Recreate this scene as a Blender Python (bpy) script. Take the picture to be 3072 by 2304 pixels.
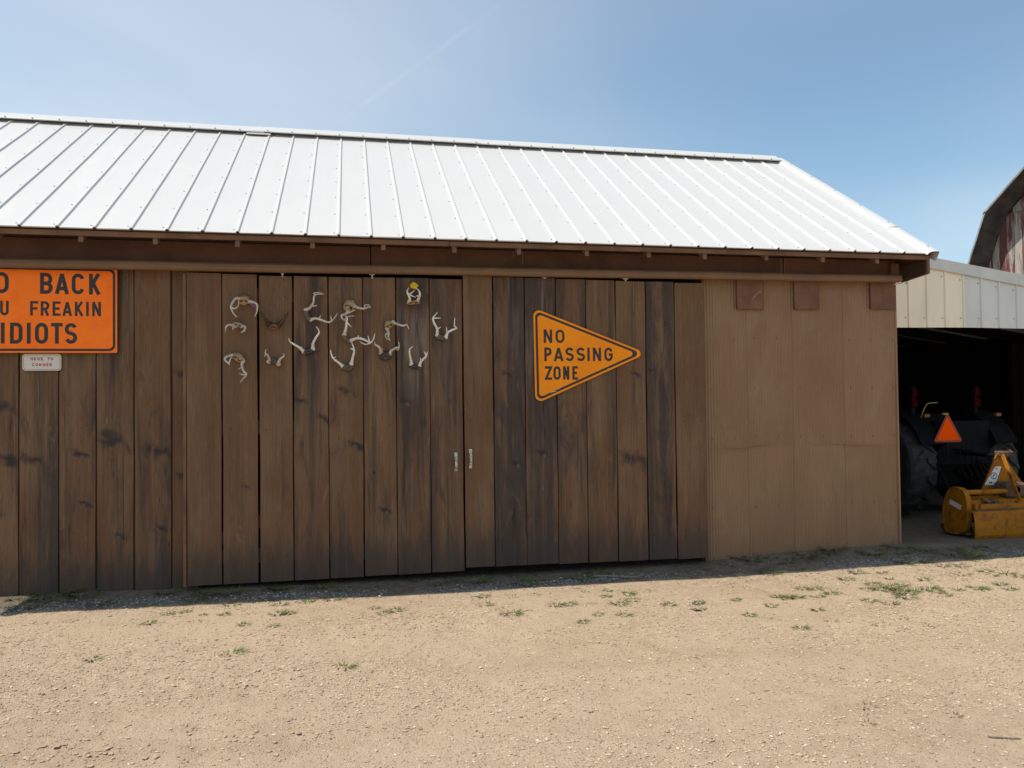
import bpy, math, random
import numpy as np
from mathutils import Vector, Matrix, Quaternion

random.seed(11)
NPR = np.random.default_rng(7)
for o in list(bpy.data.objects):
    bpy.data.objects.remove(o)
scene = bpy.context.scene
COL = scene.collection

# ------------------------------------------------------------------ camera
cam_data = bpy.data.cameras.new('camera')
cam = bpy.data.objects.new('camera', cam_data)
COL.objects.link(cam)
cam_data.sensor_width = 36.0
cam_data.lens = 36.0 * 2371.8 / 3072.0
cam_data.clip_start = 0.05
cam_data.clip_end = 3000
YAW, PITCH, ROLL = 0.2017, 0.0227, -0.0113
fw = Vector((math.sin(YAW) * math.cos(PITCH), math.cos(YAW) * math.cos(PITCH), math.sin(PITCH)))
rt = Vector((math.cos(YAW), -math.sin(YAW), 0))
up = rt.cross(fw)
rt2 = rt * math.cos(ROLL) + up * math.sin(ROLL)
up2 = up * math.cos(ROLL) - rt * math.sin(ROLL)
m = Matrix((rt2, up2, -fw)).transposed().to_4x4()
m.translation = Vector((2.8433, -7.6397, 1.7657))
cam.matrix_world = m
scene.camera = cam

# ------------------------------------------------------------------ sun and sky
SUN_EL = math.radians(60.0)
SUN_DIR = Vector((-math.cos(SUN_EL), 0.004, math.sin(SUN_EL))).normalized()   # towards the sun: left, almost in the plane of the front wall
sun_data = bpy.data.lights.new('sun', 'SUN')
sun_data.energy = 4.7
sun_data.angle = math.radians(0.53)
sun_data.color = (1.0, 0.935, 0.825)
sun = bpy.data.objects.new('sun', sun_data)
sun.rotation_euler = SUN_DIR.to_track_quat('Z', 'Y').to_euler()
sun.location = (-20, 0, 40)
COL.objects.link(sun)

world = bpy.data.worlds.new('World')
scene.world = world
world.use_nodes = True
wn, wl = world.node_tree.nodes, world.node_tree.links
wn.clear()
w_out = wn.new('ShaderNodeOutputWorld')
w_bg = wn.new('ShaderNodeBackground')
w_bg.inputs['Strength'].default_value = 0.122
sky = wn.new('ShaderNodeTexSky')
sky.sky_type = 'NISHITA'
sky.sun_disc = False
sky.sun_elevation = SUN_EL
sky.sun_rotation = math.radians(-90)
sky.altitude = 250
sky.air_density = 1.05
sky.dust_density = 1.0
sky.ozone_density = 0.7
w_tc = wn.new('ShaderNodeTexCoord')
# thin cirrus: stretched noise on the plane of a high cloud layer
def wmath(op, a, b=None, clamp=False):
    n = wn.new('ShaderNodeMath'); n.operation = op; n.use_clamp = clamp
    for i, v in enumerate((a, b)):
        if v is None: continue
        if isinstance(v, (int, float)): n.inputs[i].default_value = v
        else: wl.new(v, n.inputs[i])
    return n.outputs[0]
w_sep = wn.new('ShaderNodeSeparateXYZ'); wl.new(w_tc.outputs['Generated'], w_sep.inputs[0])
zc = wmath('MAXIMUM', w_sep.outputs[2], 0.03)
zc = wmath('ADD', zc, 0.06)
u_ = wmath('DIVIDE', w_sep.outputs[0], zc)
v_ = wmath('DIVIDE', w_sep.outputs[1], zc)
w_cmb = wn.new('ShaderNodeCombineXYZ'); wl.new(u_, w_cmb.inputs[0]); wl.new(v_, w_cmb.inputs[1])
def wnoise(rot, scale, nscale, detail, lo, hi, loc=(0, 0, 0), distort=0.6):
    mp = wn.new('ShaderNodeMapping'); mp.inputs['Rotation'].default_value = (0, 0, rot); mp.inputs['Scale'].default_value = scale
    mp.inputs['Location'].default_value = loc
    wl.new(w_cmb.outputs[0], mp.inputs[0])
    nz = wn.new('ShaderNodeTexNoise'); nz.inputs['Scale'].default_value = nscale; nz.inputs['Detail'].default_value = detail
    nz.inputs['Roughness'].default_value = 0.6; nz.inputs['Distortion'].default_value = distort
    wl.new(mp.outputs[0], nz.inputs['Vector'])
    mr = wn.new('ShaderNodeMapRange'); mr.inputs['From Min'].default_value = lo; mr.inputs['From Max'].default_value = hi
    mr.interpolation_type = 'SMOOTHSTEP'
    wl.new(nz.outputs['Fac'], mr.inputs['Value'])
    return mr.outputs[0]
c_big = wnoise(0.5, (1, 1, 1), 0.22, 2, 0.36, 0.68, (-1.0, -0.5, 0), 0.2)
c_str = wnoise(0.9, (0.7, 1.0, 1), 0.5, 4, 0.1, 0.85)
cloud = wmath('MULTIPLY', c_big, wmath('ADD', wmath('MULTIPLY', c_str, 0.75), 0.25))
# one contrail: a thin straight streak on the same layer
cA, cB = (-0.0254, 2.4083), (0.3400, 1.6921)
dx, dy = cB[0] - cA[0], cB[1] - cA[1]
ln = math.hypot(dx, dy)
nx_, ny_ = -dy / ln, dx / ln
off = nx_ * cA[0] + ny_ * cA[1]
dist = wmath('ABSOLUTE', wmath('SUBTRACT', wmath('ADD', wmath('MULTIPLY', u_, nx_), wmath('MULTIPLY', v_, ny_)), off))
trail = wmath('SUBTRACT', 1.0, wmath('DIVIDE', dist, 0.013), True)
tpos = wmath('DIVIDE', wmath('SUBTRACT', wmath('ADD', wmath('MULTIPLY', u_, dx / ln), wmath('MULTIPLY', v_, dy / ln)), (dx * cA[0] + dy * cA[1]) / ln), ln)
tm1 = wn.new('ShaderNodeMapRange'); tm1.inputs['From Min'].default_value = -0.03; tm1.inputs['From Max'].default_value = 0.1; wl.new(tpos, tm1.inputs['Value'])
tm2 = wn.new('ShaderNodeMapRange'); tm2.inputs['From Min'].default_value = 1.1; tm2.inputs['From Max'].default_value = 0.7; wl.new(tpos, tm2.inputs['Value'])
c_tn = wnoise(0.0, (1, 1, 1), 7.0, 3, 0.2, 0.75)
trail = wmath('MULTIPLY', wmath('MULTIPLY', trail, wmath('MULTIPLY', tm1.outputs[0], tm2.outputs[0])), wmath('MULTIPLY', c_tn, 0.08))
cover = wmath('ADD', wmath('ADD', wmath('MULTIPLY', cloud, 0.66), trail, True), 0.07, True)
w_mix = wn.new('ShaderNodeMixRGB')
w_mix.inputs['Color2'].default_value = (6.6, 6.9, 7.2, 1)
wl.new(cover, w_mix.inputs['Fac'])
w_tint = wn.new('ShaderNodeMixRGB'); w_tint.blend_type = 'MULTIPLY'; w_tint.inputs['Fac'].default_value = 1.0
w_tint.inputs['Color2'].default_value = (0.95, 1.16, 1.16, 1)      # clear, slightly cyan summer air
wl.new(sky.outputs[0], w_tint.inputs['Color1'])
wl.new(w_tint.outputs[0], w_mix.inputs['Color1'])
wl.new(w_mix.outputs[0], w_bg.inputs['Color'])
wl.new(w_bg.outputs[0], w_out.inputs['Surface'])

scene.view_settings.view_transform = 'Standard'
scene.view_settings.look = 'None'
scene.view_settings.gamma = 1.0
scene.view_settings.use_curve_mapping = False
scene.view_settings.exposure = 0.12
scene.render.engine = 'CYCLES'
scene.render.resolution_x = 1024
scene.render.resolution_y = 768
scene.cycles.max_bounces = 5
scene.cycles.diffuse_bounces = 4
scene.cycles.glossy_bounces = 2
scene.cycles.transmission_bounces = 0

# traced coordinates (metres)
ANTLERS=[(([1.842, 0.335, 2.772], 0.098, 0.075, 0, 'tan', 'ivory'), [([[1.808, 0.325, 2.782], [1.781, 0.284, 2.79], [1.755, 0.239, 2.751], [1.74, 0.207, 2.7], [1.747, 0.2, 2.67], [1.765, 0.207, 2.631], [1.793, 0.236, 2.599]], [(0.58, [[1.75, 0.202, 2.687], [1.781, 0.184, 2.678], [1.812, 0.166, 2.703], [1.818, 0.148, 2.734], [1.811, 0.13, 2.745]])]), ([[1.882, 0.325, 2.764], [1.936, 0.277, 2.752], [1.971, 0.249, 2.729], [1.976, 0.235, 2.687], [1.969, 0.238, 2.646], [1.947, 0.261, 2.61]], [])]), (([1.789, 0.335, 2.536], 0.091, 0.041, 15, 'bone', 'ivory'), [([[1.762, 0.325, 2.528], [1.734, 0.247, 2.529], [1.708, 0.206, 2.52], [1.693, 0.198, 2.492], [1.686, 0.234, 2.456]], [(0.14, [[1.748, 0.284, 2.526], [1.749, 0.266, 2.482]])]), ([[1.82, 0.325, 2.526], [1.857, 0.287, 2.515], [1.855, 0.27, 2.487], [1.839, 0.27, 2.47], [1.819, 0.285, 2.456]], [(0.58, [[1.852, 0.27, 2.487], [1.861, 0.252, 2.465]])])]), (([1.785, 0.335, 2.218], 0.129, 0.068, 28, 'tan', 'ivory'), [([[1.745, 0.325, 2.241], [1.715, 0.286, 2.238], [1.682, 0.247, 2.216], [1.684, 0.233, 2.189], [1.717, 0.227, 2.165], [1.728, 0.24, 2.202], [1.741, 0.255, 2.22]], [(0.72, [[1.717, 0.227, 2.168], [1.724, 0.209, 2.144]])]), ([[1.831, 0.325, 2.187], [1.826, 0.293, 2.144], [1.846, 0.259, 2.089], [1.873, 0.246, 2.055], [1.84, 0.25, 2.015], [1.812, 0.268, 1.982]], [(0.24, [[1.827, 0.281, 2.127], [1.813, 0.263, 2.116], [1.8, 0.245, 2.11]]), (0.61, [[1.867, 0.245, 2.055], [1.837, 0.227, 2.054], [1.811, 0.209, 2.067]])])]), (([2.118, 0.335, 2.519], 0.085, 0.051, 0, 'rust', 'dark'), [([[2.077, 0.325, 2.545], [2.05, 0.235, 2.58], [2.02, 0.214, 2.624], [2.018, 0.244, 2.661]], [(0.18, [[2.065, 0.279, 2.56], [2.054, 0.261, 2.592]])]), ([[2.165, 0.325, 2.542], [2.216, 0.27, 2.585], [2.249, 0.265, 2.632], [2.252, 0.28, 2.661]], [(0.65, [[2.233, 0.261, 2.611], [2.218, 0.243, 2.653]])])]), (([2.117, 0.335, 2.19], 0.092, 0.051, 8, 'darkbone', 'ivory'), [([[2.071, 0.325, 2.183], [2.081, 0.262, 2.21], [2.07, 0.214, 2.238], [2.051, 0.207, 2.261], [2.055, 0.24, 2.297]], [(0.7, [[2.055, 0.206, 2.257], [2.047, 0.188, 2.223]])]), ([[2.16, 0.325, 2.162], [2.183, 0.251, 2.203], [2.217, 0.233, 2.229], [2.215, 0.259, 2.261]], [])]), (([2.437, 0.335, 2.625], 0.04, 0.118, -28, 'greybone', 'ivory'), [([[2.421, 0.325, 2.688], [2.46, 0.28, 2.705], [2.496, 0.23, 2.747], [2.504, 0.205, 2.799], [2.524, 0.203, 2.826], [2.599, 0.239, 2.837]], [(0.26, [[2.488, 0.254, 2.717], [2.532, 0.236, 2.724]]), (0.67, [[2.517, 0.203, 2.819], [2.505, 0.185, 2.833], [2.545, 0.167, 2.84], [2.585, 0.149, 2.83]])]), ([[2.467, 0.325, 2.593], [2.512, 0.294, 2.604], [2.567, 0.263, 2.587], [2.62, 0.242, 2.565], [2.654, 0.237, 2.565], [2.692, 0.241, 2.6], [2.725, 0.263, 2.654]], [(0.26, [[2.546, 0.274, 2.599], [2.567, 0.256, 2.631]]), (0.71, [[2.668, 0.237, 2.582], [2.659, 0.219, 2.625]])])]), (([2.445, 0.335, 2.28], 0.1, 0.052, -12, 'black', 'bright'), [([[2.399, 0.325, 2.282], [2.365, 0.278, 2.314], [2.309, 0.241, 2.348], [2.276, 0.246, 2.372], [2.26, 0.265, 2.408]], [(0.22, [[2.372, 0.284, 2.311], [2.383, 0.266, 2.325]])]), ([[2.486, 0.325, 2.31], [2.492, 0.267, 2.361], [2.521, 0.222, 2.412], [2.548, 0.212, 2.452], [2.544, 0.221, 2.487], [2.52, 0.245, 2.52]], [])]), (([2.837, 0.335, 2.73], 0.102, 0.105, 20, 'tan', 'ivory'), [([[2.881, 0.325, 2.735], [2.935, 0.232, 2.702], [2.982, 0.197, 2.695], [3.023, 0.21, 2.711], [3.043, 0.234, 2.703]], [(0.64, [[2.985, 0.197, 2.696], [2.988, 0.179, 2.724], [3.022, 0.161, 2.725], [3.04, 0.143, 2.696]])]), ([[2.826, 0.325, 2.68], [2.799, 0.282, 2.647], [2.766, 0.254, 2.633], [2.765, 0.246, 2.608], [2.792, 0.253, 2.58], [2.811, 0.269, 2.57]], [(0.17, [[2.809, 0.294, 2.654], [2.86, 0.276, 2.671], [2.898, 0.258, 2.69]]), (0.83, [[2.789, 0.251, 2.583], [2.826, 0.233, 2.618], [2.887, 0.215, 2.623]])])]), (([2.811, 0.335, 2.403], 0.041, 0.105, -45, 'greybone', 'bright'), [([[2.787, 0.325, 2.448], [2.805, 0.235, 2.504], [2.812, 0.198, 2.562], [2.818, 0.207, 2.598], [2.799, 0.235, 2.628]], [(0.62, [[2.816, 0.198, 2.556], [2.856, 0.18, 2.51]])]), ([[2.855, 0.325, 2.391], [2.906, 0.273, 2.408], [2.96, 0.231, 2.401], [3.013, 0.204, 2.372], [3.04, 0.201, 2.361], [3.068, 0.208, 2.4], [3.086, 0.237, 2.458]], [(0.62, [[3.03, 0.201, 2.368], [3.013, 0.183, 2.429]]), (0.66, [[3.04, 0.201, 2.361], [2.986, 0.183, 2.343], [2.932, 0.165, 2.372]]), (0.22, [[2.916, 0.265, 2.407], [2.925, 0.247, 2.437]])])]), (([2.816, 0.335, 2.12], 0.109, 0.059, -12, 'darkbone', 'bright'), [([[2.774, 0.325, 2.132], [2.742, 0.294, 2.163], [2.682, 0.262, 2.21], [2.659, 0.267, 2.265], [2.656, 0.28, 2.297]], [(0.58, [[2.682, 0.262, 2.21], [2.706, 0.244, 2.223]])]), ([[2.854, 0.325, 2.161], [2.867, 0.264, 2.217], [2.881, 0.228, 2.277], [2.871, 0.235, 2.332], [2.858, 0.255, 2.365]], [(0.68, [[2.875, 0.226, 2.297], [2.844, 0.208, 2.303]])])]), (([3.225, 0.335, 2.548], 0.084, 0.071, -20, 'tan', 'ivory'), [([[3.266, 0.325, 2.576], [3.311, 0.262, 2.549], [3.357, 0.224, 2.532], [3.392, 0.219, 2.542], [3.421, 0.25, 2.496]], []), ([[3.207, 0.325, 2.512], [3.216, 0.23, 2.458], [3.211, 0.2, 2.421], [3.233, 0.236, 2.382]], [(0.33, [[3.209, 0.238, 2.462], [3.184, 0.22, 2.436], [3.197, 0.202, 2.4], [3.22, 0.184, 2.389]])])]), (([3.188, 0.335, 2.235], 0.104, 0.081, 0, 'black', 'ivory'), [([[3.146, 0.325, 2.27], [3.13, 0.25, 2.313], [3.095, 0.222, 2.339], [3.078, 0.225, 2.346], [3.086, 0.252, 2.379]], [(0.22, [[3.139, 0.275, 2.298], [3.161, 0.257, 2.307]])]), ([[3.229, 0.325, 2.259], [3.249, 0.294, 2.292], [3.289, 0.269, 2.315], [3.32, 0.265, 2.329], [3.315, 0.282, 2.383]], [(0.7, [[3.32, 0.265, 2.329], [3.308, 0.247, 2.296], [3.287, 0.229, 2.295]]), (0.18, [[3.243, 0.3, 2.286], [3.234, 0.282, 2.305]])])]), (([3.477, 0.335, 2.126], 0.12, 0.039, 5, 'black', 'bright'), [([[3.445, 0.325, 2.153], [3.434, 0.271, 2.203], [3.422, 0.24, 2.251], [3.422, 0.239, 2.299], [3.455, 0.261, 2.329]], []), ([[3.522, 0.325, 2.132], [3.538, 0.263, 2.182], [3.578, 0.236, 2.222], [3.593, 0.246, 2.258], [3.598, 0.262, 2.28]], [(0.3, [[3.535, 0.267, 2.179], [3.527, 0.249, 2.22]]), (0.79, [[3.585, 0.239, 2.244], [3.56, 0.221, 2.278]])])]), (([3.468, 0.335, 2.774], 0.127, 0.036, -3, 'tan', 'bright'), [([[3.429, 0.325, 2.783], [3.429, 0.274, 2.815], [3.409, 0.238, 2.852], [3.402, 0.236, 2.88], [3.422, 0.261, 2.919]], [(0.54, [[3.413, 0.239, 2.852], [3.449, 0.221, 2.829], [3.483, 0.203, 2.814]]), (0.48, [[3.43, 0.244, 2.85], [3.478, 0.226, 2.887]])]), ([[3.51, 0.325, 2.791], [3.521, 0.244, 2.82], [3.525, 0.203, 2.849], [3.511, 0.205, 2.884], [3.493, 0.235, 2.906]], [(0.37, [[3.521, 0.228, 2.828], [3.487, 0.21, 2.829]])])]), (([3.742, 0.335, 2.424], 0.096, 0.053, 8, 'darkbone', 'bright'), [([[3.705, 0.325, 2.452], [3.701, 0.284, 2.508], [3.667, 0.252, 2.569], [3.656, 0.247, 2.61], [3.682, 0.255, 2.647], [3.705, 0.27, 2.677]], [(0.7, [[3.658, 0.247, 2.611], [3.735, 0.229, 2.613]]), (0.22, [[3.702, 0.286, 2.505], [3.739, 0.268, 2.529]])]), ([[3.794, 0.325, 2.431], [3.812, 0.295, 2.475], [3.859, 0.269, 2.501], [3.894, 0.259, 2.515], [3.873, 0.257, 2.543], [3.882, 0.277, 2.623]], [(0.13, [[3.805, 0.304, 2.461], [3.794, 0.286, 2.531]])])])]
YELLOW=[3.47, 0.25, 2.932]
PURPLE=[[1.888, 0.3, 2.749], [1.927, 0.3, 2.743], [1.961, 0.3, 2.718], [1.959, 0.3, 2.7], [1.924, 0.3, 2.714]]
ORANGE=[([('G', -0.489, -0.382), ('O', -0.354, -0.232), ('B', 0.03, 0.137), ('A', 0.155, 0.276), ('C', 0.299, 0.408), ('K', 0.448, 0.55)], 2.818, 3.013), ([('Y', -0.49, -0.412), ('O', -0.395, -0.331), ('U', -0.304, -0.232), ('F', -0.053, 0.016), ('R', 0.036, 0.109), ('E', 0.136, 0.204), ('A', 0.219, 0.303), ('K', 0.326, 0.401), ('I', 0.426, 0.443), ('N', 0.475, 0.551)], 2.614, 2.749), ([('I', -0.293, -0.269), ('D', -0.221, -0.116), ('I', -0.077, -0.051), ('O', -0.012, 0.099), ('T', 0.124, 0.222), ('S', 0.24, 0.346)], 2.354, 2.548)]
ORANGE_BOX=[[0.692, 0.395, 3.091], [0.69, 0.395, 2.269], [0.024, 0.395, 2.272], [0.022, 0.395, 3.091]]
PENNANT=[([('N', 4.813, 4.904), ('O', 4.94, 5.037)], 2.375, 2.515), ([('P', 4.818, 4.896), ('A', 4.918, 5.024), ('S', 5.045, 5.135), ('S', 5.165, 5.257), ('I', 5.286, 5.306), ('N', 5.343, 5.433), ('G', 5.469, 5.562)], 2.185, 2.328), ([('Z', 4.822, 4.899), ('O', 4.913, 4.991), ('N', 5.017, 5.084), ('E', 5.117, 5.176)], 1.991, 2.132)]
PEN_PTS=[[4.724, 0.325, 2.724], [5.919, 0.325, 2.269], [4.735, 0.325, 1.761], [4.725, 0.325, 2.618], [4.737, 0.325, 1.867], [5.255, 0.325, 2.547], [5.246, 0.325, 1.945], [5.862, 0.325, 2.269], [4.775, 0.325, 2.712], [4.802, 0.325, 1.783]]
HERE=[([('H', -0.062, -0.042), ('E', -0.032, -0.013), ('R', -0.003, 0.016), ('E', 0.025, 0.042), ('T', 0.081, 0.102), ('O', 0.108, 0.129)], 2.202, 2.229), ([('C', -0.05, -0.028), ('O', -0.02, 0.002), ('R', 0.011, 0.032), ('N', 0.042, 0.064), ('E', 0.073, 0.091), ('R', 0.098, 0.118)], 2.147, 2.175)]
HERE_BOX=[[-0.131, 0.395, 2.267], [0.199, 0.395, 2.106]]
HANDLES=[[3.889, 0.35, 1.261], [3.887, 0.35, 1.069], [4.038, 0.35, 1.291], [4.036, 0.35, 1.095]]
ROLLERS=[[2.199, 0.36, 3.065], [3.064, 0.36, 3.065], [4.838, 0.36, 3.074], [5.728, 0.36, 3.073]]
TUFTS=[(1.19, -0.59, 0.1, 'g'), (1.41, -0.25, 0.09, 'g'), (1.29, -0.31, 0.08, 'g'), (1.98, -0.84, 0.09, 'g'), (2.22, -0.93, 0.08, 'g'), (1.77, -0.43, 0.09, 'g'), (1.99, -1.55, 0.15, 'g'), (2.79, -1.99, 0.12, 'g'), (2.22, -0.52, 0.14, 'g'), (2.31, -0.53, 0.1, 'g'), (2.21, -0.17, 0.12, 'g'), (2.67, -0.05, 0.15, 'g'), (2.44, -0.12, 0.12, 'g'), (3.21, -0.58, 0.14, 'g'), (3.11, -0.66, 0.1, 'g'), (1.04, -1.48, 0.09, 'g'), (1.77, -0.07, 0.14, 'g'), (3.04, -0.46, 0.08, 'g'), (-0.19, 0.36, 0.1, 'g'), (1.59, -0.4, 0.06, 'g'), (0.94, -2.12, 0.07, 'd'), (1.93, -2.86, 0.09, 'd'), (1.18, -2.8, 0.06, 'd'), (1.61, -2.2, 0.06, 'd'), (1.57, -0.65, 0.1, 'd'), (0.52, -0.37, 0.08, 'd'), (0.33, -0.4, 0.08, 'd'), (3.17, -0.86, 0.07, 'd'), (1.99, -0.45, 0.08, 'd'), (0.14, 0.45, 0.3, 'g'), (0.39, 0.38, 0.25, 'g'), (0.04, 0.34, 0.2, 'g'), (1.14, 0.34, 0.18, 'g'), (1.48, 0.29, 0.2, 'g'), (1.7, 0.26, 0.22, 'g'), (2.15, 0.34, 0.2, 'g'), (2.56, 0.31, 0.18, 'g'), (0.63, 0.14, 0.18, 'g'), (-0.02, 0.14, 0.2, 'g'), (1.41, 0.14, 0.15, 'g'), (4.05, -0.24, 0.1, 'g'), (4.02, -0.53, 0.13, 'g'), (4.19, -0.91, 0.16, 'g'), (4.65, -0.71, 0.13, 'g'), (4.76, -0.72, 0.12, 'g'), (5.41, -0.45, 0.13, 'g'), (5.21, -0.81, 0.14, 'g'), (5.37, -0.68, 0.12, 'g'), (4.73, -1.28, 0.1, 'g'), (5.13, -1.16, 0.12, 'g'), (5.65, -0.9, 0.12, 'g'), (5.92, -0.92, 0.09, 'g'), (5.83, -1.13, 0.08, 'g'), (5.17, -0.51, 0.1, 'g'), (4.91, -1.1, 0.08, 'g'), (5.04, -0.29, 0.06, 'g'), (5.0, -0.16, 0.06, 'g'), (5.26, -0.29, 0.08, 'g'), (4.54, 0.1, 0.2, 'g'), (5.35, 0.29, 0.2, 'g'), (5.13, 0.17, 0.2, 'g'), (4.05, 0.29, 0.2, 'g'), (4.98, -0.73, 0.07, 'd'), (4.87, -0.79, 0.07, 'd'), (4.36, -0.83, 0.06, 'd'), (4.07, -1.4, 0.06, 'd'), (4.4, -1.55, 0.06, 'd'), (4.54, -0.29, 0.1, 'd'), (4.32, -0.31, 0.1, 'd'), (6.16, -1.4, 0.1, 'g'), (6.37, -1.85, 0.12, 'g'), (7.11, -0.69, 0.13, 'g'), (7.21, -0.72, 0.12, 'g'), (7.76, -0.42, 0.14, 'g'), (8.04, -0.19, 0.16, 'g'), (7.25, -0.93, 0.13, 'g'), (7.83, -0.73, 0.14, 'g'), (7.65, -0.9, 0.12, 'g'), (7.78, -0.93, 0.16, 'g'), (7.9, -0.91, 0.16, 'g'), (7.9, -1.08, 0.2, 'g'), (7.82, -1.21, 0.18, 'g'), (8.03, -0.85, 0.14, 'g'), (8.43, -0.69, 0.1, 'g'), (8.21, -1.03, 0.16, 'g'), (8.19, -1.15, 0.12, 'g'), (7.53, -1.38, 0.13, 'g'), (7.41, -1.25, 0.12, 'g'), (6.84, -1.0, 0.12, 'g'), (6.81, -0.95, 0.1, 'g'), (6.7, -0.92, 0.12, 'g'), (6.49, -1.18, 0.1, 'g'), (6.79, -1.42, 0.09, 'g'), (9.0, -0.55, 0.14, 'g'), (9.31, -0.51, 0.14, 'g'), (9.44, -0.65, 0.13, 'g'), (9.47, -0.79, 0.13, 'g'), (8.66, -1.11, 0.14, 'g'), (8.68, -1.18, 0.12, 'g'), (9.01, -1.03, 0.12, 'g'), (8.93, -1.22, 0.12, 'g'), (9.09, -0.18, 0.11, 'g'), (9.28, -0.21, 0.15, 'g'), (8.27, -0.28, 0.1, 'g'), (7.06, -1.0, 0.1, 'g'), (6.28, -0.93, 0.09, 'g'), (8.16, -0.54, 0.08, 'g'), (8.0, -1.1, 0.12, 'g'), (9.24, -0.67, 0.1, 'g'), (8.19, -1.27, 0.1, 'g'), (8.43, -1.15, 0.09, 'g'), (5.89, -0.95, 0.08, 'g'), (5.82, -1.13, 0.08, 'g'), (6.71, -1.01, 0.07, 'g'), (7.15, 0.01, 0.22, 'g'), (7.8, 0.36, 0.26, 'g'), (8.15, 0.43, 0.3, 'g'), (8.3, 0.54, 0.2, 'g'), (8.97, 0.37, 0.28, 'g'), (8.57, 0.26, 0.2, 'g'), (9.26, 0.28, 0.2, 'g'), (9.53, 0.13, 0.3, 'g'), (9.71, 0.13, 0.24, 'g'), (8.76, 0.04, 0.2, 'g'), (9.05, 0.02, 0.14, 'g'), (7.11, 0.36, 0.2, 'g'), (7.02, 0.46, 0.14, 'g'), (7.49, 0.05, 0.12, 'g'), (6.73, -1.71, 0.1, 'd'), (7.01, -1.93, 0.1, 'd'), (7.31, -1.85, 0.08, 'd'), (7.2, -2.15, 0.08, 'd'), (5.83, -3.43, 0.12, 'd'), (6.41, -2.79, 0.06, 'd'), (5.67, -3.64, 0.08, 'd'), (6.27, -1.5, 0.09, 'd'), (7.13, -2.09, 0.05, 'd'), (7.35, -2.07, 0.08, 'd'), (6.06, -2.78, 0.07, 'd'), (6.25, -3.63, 0.09, 'd'), (5.26, -2.34, 0.08, 'd'), (5.43, -3.66, 0.05, 'd')]
STICKS=[(6.19, -3.94), (6.32, -4.0), (5.28, 0.2), (5.72, 0.05)]


# ------------------------------------------------------------------ helpers
def tag(o, label=None, cat=None, group=None, kind=None):
    if label: o['label'] = label
    if cat: o['category'] = cat
    if group: o['group'] = group
    if kind: o['kind'] = kind
    return o

def empty(name, loc=(0, 0, 0), label=None, cat=None, group=None):
    o = bpy.data.objects.new(name, None)
    o.empty_display_size = 0.2
    o.location = loc
    COL.objects.link(o)
    return tag(o, label, cat, group)

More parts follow.
